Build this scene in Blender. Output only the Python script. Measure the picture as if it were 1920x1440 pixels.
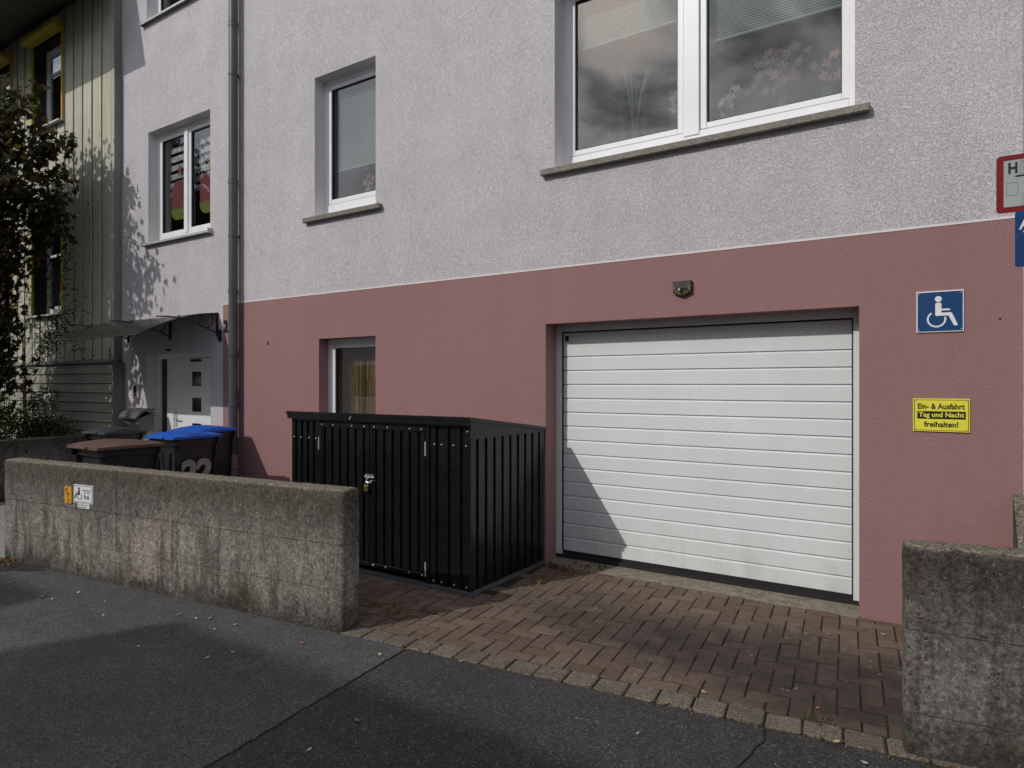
import bpy, math, random
from mathutils import Vector, Matrix
import numpy as np

R = math.radians
random.seed(7)
scene = bpy.context.scene
for o in list(bpy.data.objects):
    bpy.data.objects.remove(o)

# ------------------------------------------------------------------ camera, sky, sun, exposure
EYE = 1.58
cam_data = bpy.data.cameras.new('camera')
cam_data.sensor_width = 36.0
cam_data.lens = 36.0 * 1240 / 1920
cam_data.clip_start = 0.05
cam_data.clip_end = 2000
cam = bpy.data.objects.new('camera', cam_data)
scene.collection.objects.link(cam)
cam.location = (0, 0, EYE)
cam.rotation_euler = (R(90), 0, R(33.24))
scene.camera = cam

SUN_DIR = Vector((0.475, 1.0, -0.83)).normalized()      # the way the light travels
SUN_EL = math.asin(-SUN_DIR.z)
world = bpy.data.worlds.new('World')
scene.world = world
world.use_nodes = True
wn, wl = world.node_tree.nodes, world.node_tree.links
wn.clear()
w_out = wn.new('ShaderNodeOutputWorld')
w_bg = wn.new('ShaderNodeBackground')
w_bg.inputs['Strength'].default_value = 0.15
w_sky = wn.new('ShaderNodeTexSky')
w_sky.sky_type = 'NISHITA'
w_sky.sun_disc = False
w_sky.sun_elevation = SUN_EL
w_sky.sun_rotation = math.atan2(-SUN_DIR.x, -SUN_DIR.y)
w_sky.air_density = 1.0
w_sky.dust_density = 1.5
# broken cloud, the same all over the dome
w_tc = wn.new('ShaderNodeTexCoord')
w_map = wn.new('ShaderNodeMapping')
w_map.inputs['Scale'].default_value = (1, 1, 1.6)
w_map.inputs['Location'].default_value = (0.0, 0.0, 0.0)
w_nz = wn.new('ShaderNodeTexNoise')
w_nz.inputs['Scale'].default_value = 4.6
w_nz.inputs['Detail'].default_value = 9
w_nz.inputs['Roughness'].default_value = 0.55
w_nz.inputs['Distortion'].default_value = 0.5
w_rp = wn.new('ShaderNodeValToRGB')
w_rp.color_ramp.elements[0].position = 0.44
w_rp.color_ramp.elements[0].color = (0, 0, 0, 1)
w_rp.color_ramp.elements[1].position = 0.585
w_rp.color_ramp.elements[1].color = (1, 1, 1, 1)
w_mix = wn.new('ShaderNodeMix')
w_mix.data_type = 'RGBA'
w_rp2 = wn.new('ShaderNodeValToRGB')
w_rp2.color_ramp.elements[0].position = 0.46
w_rp2.color_ramp.elements[0].color = (1.0, 1.0, 1.0, 1)
w_rp2.color_ramp.elements[1].position = 0.70
w_rp2.color_ramp.elements[1].color = (.22, .225, .235, 1)
w_mul = wn.new('ShaderNodeMix')
w_mul.data_type = 'RGBA'
w_mul.blend_type = 'MULTIPLY'
w_mul.inputs['Factor'].default_value = 1.0
w_mul.inputs['B'].default_value = (12.5, 12.6, 12.8, 1)
wl.new(w_rp2.outputs['Color'], w_mul.inputs['A'])
wl.new(w_mul.outputs['Result'], w_mix.inputs['B'])
wl.new(w_tc.outputs['Generated'], w_map.inputs['Vector'])
wl.new(w_map.outputs['Vector'], w_nz.inputs['Vector'])
wl.new(w_nz.outputs['Fac'], w_rp.inputs['Fac'])
wl.new(w_nz.outputs['Fac'], w_rp2.inputs['Fac'])
wl.new(w_rp.outputs['Color'], w_mix.inputs['Factor'])
wl.new(w_sky.outputs['Color'], w_mix.inputs['A'])
wl.new(w_mix.outputs['Result'], w_bg.inputs['Color'])
wl.new(w_bg.outputs['Background'], w_out.inputs['Surface'])

sun_data = bpy.data.lights.new('sun', 'SUN')
sun_data.energy = 3.1
sun_data.angle = R(0.53)
sun_data.color = (1.0, 0.955, 0.90)
sun = bpy.data.objects.new('sun', sun_data)
scene.collection.objects.link(sun)
sun.location = (-8, -16, 14)
sun.rotation_euler = SUN_DIR.to_track_quat('-Z', 'Y').to_euler()

vs = scene.view_settings
vs.view_transform = 'Standard'
vs.look = 'None'
vs.gamma = 1
vs.exposure = -0.55
vs.use_curve_mapping = False
scene.cycles.use_denoising = True
scene.cycles.max_bounces = 8
scene.cycles.transparent_max_bounces = 24
scene.cycles.caustics_reflective = False
scene.cycles.caustics_refractive = False

# ------------------------------------------------------------------ mesh helpers
COL = scene.collection
ORIGIN = {}          # object name -> world position of the thing it belongs to


class MB:
    """collects vertices and faces in world coordinates"""
    def __init__(self):
        self.v, self.f = [], []

    def add(self, verts, faces):
        b = len(self.v)
        self.v.extend([tuple(p) for p in verts])
        self.f.extend([tuple(i + b for i in f) for f in faces])
        return self

    def quad(self, a, b, c, d):
        return self.add([a, b, c, d], [(0, 1, 2, 3)])

    def box(self, x0, x1, y0, y1, z0, z1):
        v = [(x, y, z) for z in (z0, z1) for y in (y0, y1) for x in (x0, x1)]
        return self.add(v, [(0, 2, 3, 1), (4, 5, 7, 6), (0, 1, 5, 4), (2, 6, 7, 3), (0, 4, 6, 2), (1, 3, 7, 5)])

    def cbox(self, x0, x1, y0, y1, z0, z1, c=0.004):
        """box with all edges chamfered"""
        c = min(c, (x1 - x0) * .45, (y1 - y0) * .45, (z1 - z0) * .45)
        idx, v = {}, []
        for i, (sx, x) in enumerate(((1, x0), (-1, x1))):
            for j, (sy, y) in enumerate(((1, y0), (-1, y1))):
                for k, (sz, z) in enumerate(((1, z0), (-1, z1))):
                    for ax in range(3):
                        p = [x + sx * c, y + sy * c, z + sz * c]
                        p[ax] = (x, y, z)[ax]
                        idx[i, j, k, ax] = len(v)
                        v.append(tuple(p))
        f = []
        for s in (0, 1):
            f.append([idx[s, 0, 0, 0], idx[s, 1, 0, 0], idx[s, 1, 1, 0], idx[s, 0, 1, 0]][::(-1 if s == 0 else 1)])
            f.append([idx[0, s, 0, 1], idx[1, s, 0, 1], idx[1, s, 1, 1], idx[0, s, 1, 1]][::(1 if s == 0 else -1)])
            f.append([idx[0, 0, s, 2], idx[1, 0, s, 2], idx[1, 1, s, 2], idx[0, 1, s, 2]][::(-1 if s == 0 else 1)])
        for a in (0, 1):
            for b in (0, 1):
                f.append([idx[a, b, 0, 0], idx[a, b, 1, 0], idx[a, b, 1, 1], idx[a, b, 0, 1]])
                f.append([idx[a, 0, b, 0], idx[a, 1, b, 0], idx[a, 1, b, 2], idx[a, 0, b, 2]])
                f.append([idx[0, a, b, 1], idx[1, a, b, 1], idx[1, a, b, 2], idx[0, a, b, 2]])
        for i in (0, 1):
            for j in (0, 1):
                for k in (0, 1):
                    f.append([idx[i, j, k, 0], idx[i, j, k, 1], idx[i, j, k, 2]])
        return self.add(v, f)

    def prism(self, poly, fn0, fn1):
        """poly of 2-d points, mapped to 3-d by the two functions (front and back)"""
        n = len(poly)
        v = [fn0(*p) for p in poly] + [fn1(*p) for p in poly]
        f = [tuple(range(n)), tuple(range(2 * n - 1, n - 1, -1))]
        f += [(i, n + i, n + (i + 1) % n, (i + 1) % n) for i in range(n)]
        return self.add(v, f)

    def prism_x(self, poly, x0, x1):
        return self.prism(poly, lambda a, b: (x0, a, b), lambda a, b: (x1, a, b))

    def prism_y(self, poly, y0, y1):
        return self.prism(poly, lambda a, b: (a, y0, b), lambda a, b: (a, y1, b))

    def prism_z(self, poly, z0, z1):
        return self.prism(poly, lambda a, b: (a, b, z0), lambda a, b: (a, b, z1))

    def tube(self, pts, r, n=8, caps=True):
        pts = [Vector(p) for p in pts]
        rr = r if isinstance(r, (list, tuple)) else [r] * len(pts)
        rings = []
        for i, p in enumerate(pts):
            t = (pts[min(i + 1, len(pts) - 1)] - pts[max(i - 1, 0)])
            t = t.normalized() if t.length > 1e-9 else Vector((0, 0, 1))
            up = Vector((0, 0, 1)) if abs(t.z) < .93 else Vector((1, 0, 0))
            a = t.cross(up).normalized()
            b = t.cross(a).normalized()
            rings.append([p + (a * math.cos(2 * math.pi * k / n) + b * math.sin(2 * math.pi * k / n)) * rr[i] for k in range(n)])
        v = [q for g in rings for q in g]
        f = []
        for i in range(len(pts) - 1):
            for k in range(n):
                f.append((i * n + k, i * n + (k + 1) % n, (i + 1) * n + (k + 1) % n, (i + 1) * n + k))
        if caps:
            f.append(tuple(range(n))[::-1])
            f.append(tuple((len(pts) - 1) * n + k for k in range(n)))
        return self.add(v, f)

    def lathe(self, prof, c, n=16, axis='z'):
        v, f = [], []
        for r, h in prof:
            for k in range(n):
                a = 2 * math.pi * k / n
                p = (r * math.cos(a), r * math.sin(a), h)
                if axis == 'y':
                    p = (p[0], p[2], p[1])
                if axis == 'x':
                    p = (p[2], p[0], p[1])
                v.append((c[0] + p[0], c[1] + p[1], c[2] + p[2]))
        m = len(prof)
        for i in range(m - 1):
            for k in range(n):
                f.append((i * n + k, i * n + (k + 1) % n, (i + 1) * n + (k + 1) % n, (i + 1) * n + k))
        f.append(tuple(range(n))[::-1])
        f.append(tuple((m - 1) * n + k for k in range(n)))
        return self.add(v, f)

    def mesh(self, name, mat, org=(0, 0, 0), smooth=False, fix=True):
        me = bpy.data.meshes.new(name)
        me.from_pydata([(p[0] - org[0], p[1] - org[1], p[2] - org[2]) for p in self.v], [], self.f)
        if fix:
            import bmesh
            bm = bmesh.new()
            bm.from_mesh(me)
            bmesh.ops.recalc_face_normals(bm, faces=bm.faces)
            bm.to_mesh(me)
            bm.free()
        if smooth:
            me.polygons.foreach_set('use_smooth', [True] * len(me.polygons))
            try:
                me.set_sharp_from_angle(angle=R(35))
            except Exception:
                pass
        if mat is not None:
            me.materials.append(mat)
        me.update()
        return me

    def build(self, name, mat, parent=None, smooth=False, org=None, fix=True):
        if parent is not None:
            org = ORIGIN[parent.name]
        elif org is None:
            org = (0, 0, 0)
        me = self.mesh(name, mat, org, smooth, fix)
        o = bpy.data.objects.new(name, me)
        COL.objects.link(o)
        if parent is not None:
            o.parent = parent
        else:
            o.location = org
        ORIGIN[o.name] = tuple(org)
        return o


def tag(o, label=None, cat=None, group=None, kind=None):
    if label: o['label'] = label
    if cat: o['category'] = cat
    if group: o['group'] = group
    if kind: o['kind'] = kind
    return o


def empty(name, loc, label=None, cat=None, group=None, kind=None):
    o = bpy.data.objects.new(name, None)
    o.empty_display_size = 0.1
    COL.objects.link(o)
    o.location = loc
    ORIGIN[o.name] = tuple(loc)
    return tag(o, label, cat, group, kind)


def text_geo(body, offset=0.0):
    cu = bpy.data.curves.new('text', 'FONT')
    cu.body = body
    cu.size = 1
    cu.offset = offset
    cu.resolution_u = 4
    cu.extrude = 0
    ob = bpy.data.objects.new('text', cu)
    COL.objects.link(ob)
    bpy.context.view_layer.update()
    dg = bpy.context.evaluated_depsgraph_get()
    me = bpy.data.meshes.new_from_object(ob.evaluated_get(dg))
    v = [(p.co.x, p.co.y) for p in me.vertices]
    f = [tuple(p.vertices) for p in me.polygons]
    bpy.data.objects.remove(ob)
    bpy.data.meshes.remove(me)
    bpy.data.curves.remove(cu)
    x0 = min(p[0] for p in v); x1 = max(p[0] for p in v)
    y0 = min(p[1] for p in v); y1 = max(p[1] for p in v)
    return v, f, (x0, x1, y0, y1)


def put_text(mb, body, fn, cx, cz, w, h, offset=0.0):
    """text scaled into a box w x h round (cx, cz); fn maps plane coordinates to the world"""
    v, f, (x0, x1, y0, y1) = text_geo(body, offset)
    sx, sy = w / (x1 - x0), h / (y1 - y0)
    mb.add([fn(cx + (p[0] - (x0 + x1) / 2) * sx, cz + (p[1] - (y0 + y1) / 2) * sy) for p in v], f)


def noise_v(p, s, seed=0):
    from mathutils import noise
    return noise.noise(Vector((p[0] * s + seed, p[1] * s, p[2] * s)))


# ------------------------------------------------------------------ materials
class NT:
    def __init__(self, name):
        self.m = bpy.data.materials.new(name)
        self.m.use_nodes = True
        self.t = self.m.node_tree
        self.n, self.l = self.t.nodes, self.t.links
        self.bsdf = next(n for n in self.n if n.type == 'BSDF_PRINCIPLED')
        self.outp = next(n for n in self.n if n.type == 'OUTPUT_MATERIAL')
        self.coord = None

    def co(self, kind='Object', scale=None, rot=None):
        if kind == 'Position':
            s = self.n.new('ShaderNodeNewGeometry').outputs['Position']
        else:
            s = self.n.new('ShaderNodeTexCoord').outputs[kind]
        if scale is not None or rot is not None:
            m = self.n.new('ShaderNodeMapping')
            if scale is not None: m.inputs['Scale'].default_value = scale
            if rot is not None: m.inputs['Rotation'].default_value = rot
            self.l.new(s, m.inputs['Vector'])
            s = m.outputs['Vector']
        return s

    def noise(self, vec, scale, detail=4, rough=.55, dist=0.0):
        t = self.n.new('ShaderNodeTexNoise')
        t.inputs['Scale'].default_value = scale
        t.inputs['Detail'].default_value = detail
        t.inputs['Roughness'].default_value = rough
        t.inputs['Distortion'].default_value = dist
        self.l.new(vec, t.inputs['Vector'])
        return t.outputs['Fac']

    def voro(self, vec, scale, feature='F1', out='Distance', rand=1.0):
        t = self.n.new('ShaderNodeTexVoronoi')
        t.feature = feature
        t.inputs['Scale'].default_value = scale
        t.inputs['Randomness'].default_value = rand
        self.l.new(vec, t.inputs['Vector'])
        return t.outputs[out]

    def ramp(self, fac, stops):
        r = self.n.new('ShaderNodeValToRGB')
        e = r.color_ramp.elements
        while len(e) < len(stops):
            e.new(0.5)
        for k, (p, c) in enumerate(stops):
            e[k].position = p
            e[k].color = (c, c, c, 1) if isinstance(c, (int, float)) else (*c, 1)
        self.l.new(fac, r.inputs['Fac'])
        return r.outputs['Color']

    def mix(self, fac, a, b, mode='MIX'):
        m = self.n.new('ShaderNodeMix')
        m.data_type = 'RGBA'
        m.blend_type = mode
        for s, val in (('Factor', fac), ('A', a), ('B', b)):
            inp = m.inputs[s]
            if isinstance(val, (int, float)):
                if s == 'Factor': inp.default_value = val
                else: inp.default_value = (val, val, val, 1)
            elif isinstance(val, tuple):
                inp.default_value = (*val, 1)
            else:
                self.l.new(val, inp)
        return m.outputs['Result']

    def math(self, op, a, b=0.0, c=None):
        m = self.n.new('ShaderNodeMath')
        m.operation = op
        for k, val in enumerate((a, b) if c is None else (a, b, c)):
            if isinstance(val, (int, float)): m.inputs[k].default_value = val
            else: self.l.new(val, m.inputs[k])
        return m.outputs[0]

    def sep(self, vec):
        s = self.n.new('ShaderNodeSeparateXYZ')
        self.l.new(vec, s.inputs[0])
        return s.outputs

    def rnd(self):
        return self.n.new('ShaderNodeObjectInfo').outputs['Random']

    def bump(self, h, dist, strength=1.0):
        b = self.n.new('ShaderNodeBump')
        b.inputs['Distance'].default_value = dist
        b.inputs['Strength'].default_value = strength
        self.l.new(h, b.inputs['Height'])
        self.l.new(b.outputs['Normal'], self.bsdf.inputs['Normal'])
        return self

    def set(self, color=None, rough=None, metal=None, spec=None, **kw):
        for key, val in (('Base Color', color), ('Roughness', rough), ('Metallic', metal), ('Specular IOR Level', spec)):
            if val is None: continue
            inp = self.bsdf.inputs[key]
            if isinstance(val, tuple): inp.default_value = (*val, 1)
            elif isinstance(val, (int, float)): inp.default_value = val
            else: self.l.new(val, inp)
        return self


def simple(name, col, rough=.55, var=.12, vscale=6, bump=0.0, bscale=80, metal=0.0, spec=.5, rnd=0.0):
    t = NT(name)
    v = t.co('Object')
    c = t.mix(t.ramp(t.noise(v, vscale, 5), [(.3, 0.0), (.7, 1.0)]), tuple(k * (1 - var) for k in col), tuple(min(1, k * (1 + var)) for k in col))
    if rnd:
        c = t.mix(1.0, c, t.ramp(t.rnd(), [(0, 1 - rnd), (1, 1 + rnd)]), 'MULTIPLY')
    t.set(c, rough, metal, spec)
    if bump:
        t.bump(t.noise(v, bscale, 3), bump)
    return t.m


def m_plaster(name, col, bscale, bdist, fine=False):
    t = NT(name)
    v = t.co('Object')
    big = t.ramp(t.noise(v, .55, 5, .6), [(.3, .925), (.7, 1.045)])
    st = t.ramp(t.noise(t.co('Object', (3.0, 3.0, .35)), 1.3, 5, .6), [(.35, .955), (.6, 1.0)])
    n1 = t.noise(v, bscale, 3, .5, 1.6)
    worm = t.ramp(n1, [(.34, 0.0), (.46, .6), (.56, 1.0), (.7, .7)])
    gr = t.noise(v, bscale * 3.2, 2, .5)
    h = t.math('ADD', worm, t.math('MULTIPLY', gr, .45))
    c = t.mix(1.0, t.mix(1.0, col, big, 'MULTIPLY'), st, 'MULTIPLY')
    if not fine:
        c = t.mix(1.0, c, t.ramp(worm, [(0, .965), (.7, 1.0)]), 'MULTIPLY')
    t.set(c, .93, spec=.2)
    t.bump(t.math('MULTIPLY', h, t.ramp(t.noise(v, 2.3, 3), [(.3, .8), (.7, 1.1)])), bdist)
    return t.m


def m_concrete(name, base, patch=None):
    t = NT(name)
    v = t.co('Object')
    p = t.co('Position')
    big = t.noise(v, 1.6, 6, .65, .4)
    streak = t.noise(t.co('Object', (5, 5, .55)), 2.6, 6, .65)
    fine = t.noise(v, 42, 5, .7)
    c = t.mix(t.ramp(big, [(.32, 0.0), (.68, 1.0)]), tuple(k * .62 for k in base), tuple(k * 1.22 for k in base))
    c = t.mix(t.ramp(streak, [(.36, .92), (.56, 0.0)]), c, tuple(k * f for k, f in zip(base, (.36, .36, .34))))
    z = t.sep(p)[2]
    edge = t.math('ADD', z, t.math('MULTIPLY', t.math('SUBTRACT', streak, .5), 1.1))
    c = t.mix(t.ramp(edge, [(.50, 0.0), (.82, .95)]), c, tuple(k * f for k, f in zip(base, (.30, .29, .26))))
    moss = t.math('MULTIPLY', t.ramp(t.noise(v, 3.1, 5, .6), [(.5, 0.0), (.66, 1.0)]), t.ramp(edge, [(.02, .8), (.42, 0.0)]))
    c = t.mix(moss, c, (.075, .066, .03))
    low = t.math('ADD', z, t.math('ADD', t.math('MULTIPLY', t.math('SUBTRACT', big, .5), .55), t.math('MULTIPLY', t.math('SUBTRACT', t.noise(v, 11, 6, .7), .5), .35)))
    c = t.mix(t.ramp(low, [(.0, .85), (.20, 0.0)]), c, (.045, .039, .030))
    if patch:
        x = t.sep(p)[0]
        e = t.math('MULTIPLY', t.math('SUBTRACT', fine, .5), .03)
        mx = t.math('MULTIPLY', t.math('GREATER_THAN', t.math('ADD', x, e), patch[0]), t.math('LESS_THAN', t.math('ADD', x, e), patch[1]))
        mz = t.math('MULTIPLY', t.math('GREATER_THAN', t.math('ADD', z, t.math('MULTIPLY', t.math('SUBTRACT', streak, .5), .3)), patch[2]), t.math('LESS_THAN', z, patch[3]))
        c = t.mix(t.math('MULTIPLY', t.math('MULTIPLY', mx, mz), .30), c, (.40, .365, .28))
    c = t.mix(1.0, c, t.ramp(fine, [(.28, .45), (.70, 1.45)]), 'MULTIPLY')
    mid = t.noise(v, 17, 10, .92, .3)
    c = t.mix(1.0, c, t.ramp(mid, [(.32, .34), (.5, 1.0), (.68, 1.75)]), 'MULTIPLY')
    nz = t.sep(t.n.new('ShaderNodeNewGeometry').outputs['Normal'])[2]
    c = t.mix(t.math('MULTIPLY', t.ramp(nz, [(.45, 0.0), (.8, 1.0)]), t.ramp(t.noise(v, 55, 4, .75), [(.40, .0), (.60, .95)])), c, (.26, .225, .16))
    wv = t.n.new('ShaderNodeVectorMath'); wv.operation = 'ADD'
    nzc = t.n.new('ShaderNodeTexNoise'); nzc.inputs['Scale'].default_value = 60; t.l.new(v, nzc.inputs['Vector'])
    sc_ = t.n.new('ShaderNodeVectorMath'); sc_.operation = 'SCALE'; sc_.inputs['Scale'].default_value = .03
    t.l.new(nzc.outputs['Color'], sc_.inputs[0]); t.l.new(v, wv.inputs[0]); t.l.new(sc_.outputs[0], wv.inputs[1])
    vd = t.voro(wv.outputs[0], 85)
    vc = t.sep(t.voro(wv.outputs[0], 85, out='Color'))[0]
    pale = t.math('MULTIPLY', t.math('LESS_THAN', vd, .36), t.math('GREATER_THAN', t.math('ADD', vc, t.math('MULTIPLY', t.math('SUBTRACT', big, .5), .9)), .90))
    c = t.mix(t.math('MULTIPLY', pale, .38), c, (.38, .36, .31))
    vd2 = t.voro(wv.outputs[0], 38)
    vc2 = t.sep(t.voro(wv.outputs[0], 38, out='Color'))[1]
    pit = t.math('MULTIPLY', t.math('LESS_THAN', vd2, t.math('MULTIPLY', vc2, .22)), t.math('GREATER_THAN', vc2, .70))
    c = t.mix(t.math('MULTIPLY', pit, .8), c, (.02, .018, .016))
    gcol = t.sep(t.voro(wv.outputs[0], 120, out='Color'))[2]
    c = t.mix(1.0, c, t.ramp(gcol, [(0.0, .72), (.6, 1.0), (1.0, 1.32)]), 'MULTIPLY')
    t.set(c, .95, spec=.25)
    h = t.math('SUBTRACT', t.math('ADD', fine, t.math('MULTIPLY', pale, .4)), t.math('MULTIPLY', pit, 1.4))
    t.bump(h, .006)
    return t.m


def m_asphalt(name, col, speck=.93):
    t = NT(name)
    v = t.co('Position')
    big = t.ramp(t.noise(v, 1.1, 7, .65), [(.3, .78), (.7, 1.16)])
    fine = t.noise(v, 150, 4, .75)
    vc = t.sep(t.voro(v, 140, out='Color'))[0]
    vd = t.voro(v, 140)
    c = t.mix(1.0, col, big, 'MULTIPLY')
    c = t.mix(1.0, c, t.ramp(t.noise(v, 9, 6, .7), [(.3, .84), (.7, 1.16)]), 'MULTIPLY')
    c = t.mix(1.0, c, t.ramp(t.noise(v, 65, 4, .7), [(.3, .6), (.7, 1.4)]), 'MULTIPLY')
    c = t.mix(1.0, c, t.ramp(fine, [(.28, .35), (.72, 1.7)]), 'MULTIPLY')
    sp = t.math('MULTIPLY', t.math('GREATER_THAN', vc, speck), t.math('LESS_THAN', vd, .42))
    c = t.mix(t.math('MULTIPLY', sp, t.ramp(t.noise(v, 37, 3), [(.44, .03), (.62, .85)])), c, (.30, .285, .27))
    gcol = t.sep(t.voro(v, 125, out='Color'))[2]
    c = t.mix(1.0, c, t.ramp(gcol, [(0.0, .62), (.6, 1.0), (1.0, 1.5)]), 'MULTIPLY')
    t.set(c, .92, spec=.3)
    t.bump(t.math('ADD', fine, t.math('MULTIPLY', t.math('SUBTRACT', 1.0, vd), .6)), .004)
    return t.m


def m_brick():
    t = NT('paver_brown')
    v = t.co('Position')
    r = t.rnd()
    c = t.ramp(r, [(0, (.122, .084, .060)), (.5, (.150, .105, .076)), (1, (.178, .129, .097))])
    fine = t.noise(v, 120, 4, .7)
    c = t.mix(1.0, c, t.ramp(fine, [(.25, .75), (.75, 1.22)]), 'MULTIPLY')
    n = t.noise(v, 1.5, 6, .6, .5)
    s = t.sep(v)
    # soiled tracks: a dark band that runs across the drive
    yy = t.math('ADD', s[1], t.math('MULTIPLY', t.math('SUBTRACT', n, .5), .9))
    up = t.math('SUBTRACT', 1.0, t.math('SMOOTH_MIN', 1.0, t.math('MAXIMUM', 0.0, t.math('DIVIDE', t.math('SUBTRACT', yy, 4.16), .40)), .1))
    front = t.math('ADD', 3.16, t.math('MULTIPLY', t.math('MAXIMUM', 0.0, t.math('SUBTRACT', -.5, s[0])), .22))
    dn = t.math('MINIMUM', 1.0, t.math('MAXIMUM', 0.12, t.math('DIVIDE', t.math('SUBTRACT', yy, front), .35)))
    st = t.math('MINIMUM', 1.0, t.math('MAXIMUM', .22, t.math('DIVIDE', t.math('ADD', s[0], 3.1), 1.6)))
    m = t.math('MULTIPLY', t.math('MULTIPLY', up, dn), st)
    m = t.math('MULTIPLY', m, t.ramp(t.noise(v, 6, 5, .6), [(.3, .65), (.6, 1.0)]))
    c = t.mix(t.math('MULTIPLY', m, .92), c, (.036, .031, .027))
    c = t.mix(1.0, c, t.ramp(t.noise(v, 22, 5, .65), [(.3, .72), (.7, 1.18)]), 'MULTIPLY')
    vc = t.sep(t.voro(v, 34, out='Color'))[0]
    vd = t.voro(v, 34)
    li = t.math('MULTIPLY', t.math('MULTIPLY', t.math('GREATER_THAN', vc, .82), t.math('LESS_THAN', vd, .3)), t.ramp(t.noise(v, 2.2, 3), [(.5, 0.0), (.62, .6)]))
    c = t.mix(li, c, (.26, .25, .22))
    t.set(c, .9, spec=.3)
    t.bump(fine, .003)
    return t.m


def m_granite(name, a, b, scale=180):
    t = NT(name)
    v = t.co('Position')
    n = t.noise(v, scale, 3, .8)
    c = t.mix(t.ramp(n, [(.38, 0.0), (.62, 1.0)]), a, b)
    c = t.mix(1.0, c, t.ramp(t.noise(v, 5, 4), [(.3, .8), (.7, 1.1)]), 'MULTIPLY')
    c = t.mix(1.0, c, t.ramp(t.rnd(), [(0, .85), (1, 1.12)]), 'MULTIPLY')
    gcol = t.sep(t.voro(v, 150, out='Color'))[2]
    c = t.mix(1.0, c, t.ramp(gcol, [(0.0, .68), (.6, 1.0), (1.0, 1.4)]), 'MULTIPLY')
    t.set(c, .85, spec=.35)
    t.bump(n, .003)
    return t.m


def m_glass(name='window_glass', f0=.088, tint=(.79, .81, .80)):
    t = NT(name)
    t.n.remove(t.bsdf)
    lw = t.n.new('ShaderNodeLayerWeight')
    lw.inputs['Blend'].default_value = .5
    f = t.math('ADD', t.math('MULTIPLY', t.math('POWER', lw.outputs['Facing'], 5.0), 1 - f0), f0)
    tr = t.n.new('ShaderNodeBsdfTransparent'); tr.inputs['Color'].default_value = (*tint, 1)
    gl = t.n.new('ShaderNodeBsdfGlossy'); gl.inputs['Roughness'].default_value = 0.0
    gl.inputs['Color'].default_value = (1, 1, 1, 1)
    mx = t.n.new('ShaderNodeMixShader')
    t.l.new(f, mx.inputs[0]); t.l.new(tr.outputs[0], mx.inputs[1]); t.l.new(gl.outputs[0], mx.inputs[2])
    t.l.new(mx.outputs[0], t.outp.inputs['Surface'])
    return t.m


def m_poly():
    t = NT('smoked_polycarbonate')
    t.n.remove(t.bsdf)
    tr = t.n.new('ShaderNodeBsdfTransparent'); tr.inputs['Color'].default_value = (.20, .145, .095, 1)
    gl = t.n.new('ShaderNodeBsdfGlossy'); gl.inputs['Roughness'].default_value = .12
    df = t.n.new('ShaderNodeBsdfDiffuse'); df.inputs['Color'].default_value = (.045, .043, .040, 1)
    m1 = t.n.new('ShaderNodeMixShader'); m1.inputs[0].default_value = .72
    t.l.new(tr.outputs[0], m1.inputs[1]); t.l.new(df.outputs[0], m1.inputs[2])
    lw = t.n.new('ShaderNodeLayerWeight'); lw.inputs['Blend'].default_value = .5
    f = t.math('ADD', t.math('MULTIPLY', t.math('POWER', lw.outputs['Facing'], 4.0), .5), .04)
    m2 = t.n.new('ShaderNodeMixShader')
    t.l.new(f, m2.inputs[0]); t.l.new(m1.outputs[0], m2.inputs[1]); t.l.new(gl.outputs[0], m2.inputs[2])
    t.l.new(m2.outputs[0], t.outp.inputs['Surface'])
    return t.m


def m_leaf(name, cols, rough=.55, trans=.25):
    t = NT(name)
    v = t.co('Position')
    n = t.sep(t.voro(v, 9, out='Color'))[0]
    stops = [(i / (len(cols) - 1), c) for i, c in enumerate(cols)]
    c = t.ramp(n, stops)
    t.set(c, rough, spec=.2)
    tl = t.n.new('ShaderNodeBsdfTranslucent')
    t.l.new(c, tl.inputs['Color'])
    mx = t.n.new('ShaderNodeMixShader'); mx.inputs[0].default_value = trans
    t.l.new(t.bsdf.outputs[0], mx.inputs[1]); t.l.new(tl.outputs[0], mx.inputs[2])
    t.l.new(mx.outputs[0], t.outp.inputs['Surface'])
    return t.m


def m_timber(name, col, axis='z'):
    t = NT(name)
    sc = (14, 14, .5) if axis == 'z' else (.5, 14, 14)
    g = t.noise(t.co('Position', sc), 2.2, 5, .65)
    big = t.ramp(t.noise(t.co('Position'), 1.2, 5), [(.3, .86), (.7, 1.08)])
    c = t.mix(t.ramp(g, [(.3, 0.0), (.7, 1.0)]), tuple(k * .80 for k in col), tuple(k * 1.1 for k in col))
    c = t.mix(1.0, c, big, 'MULTIPLY')
    c = t.mix(1.0, c, t.ramp(t.rnd(), [(0, .9), (1, 1.08)]), 'MULTIPLY')
    vd = t.voro(t.co('Position'), 5.5)
    c = t.mix(t.math('MULTIPLY', t.math('LESS_THAN', vd, .07), .6), c, (.10, .085, .05))
    t.set(c, .8, spec=.3)
    t.bump(g, .002)
    return t.m


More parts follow.
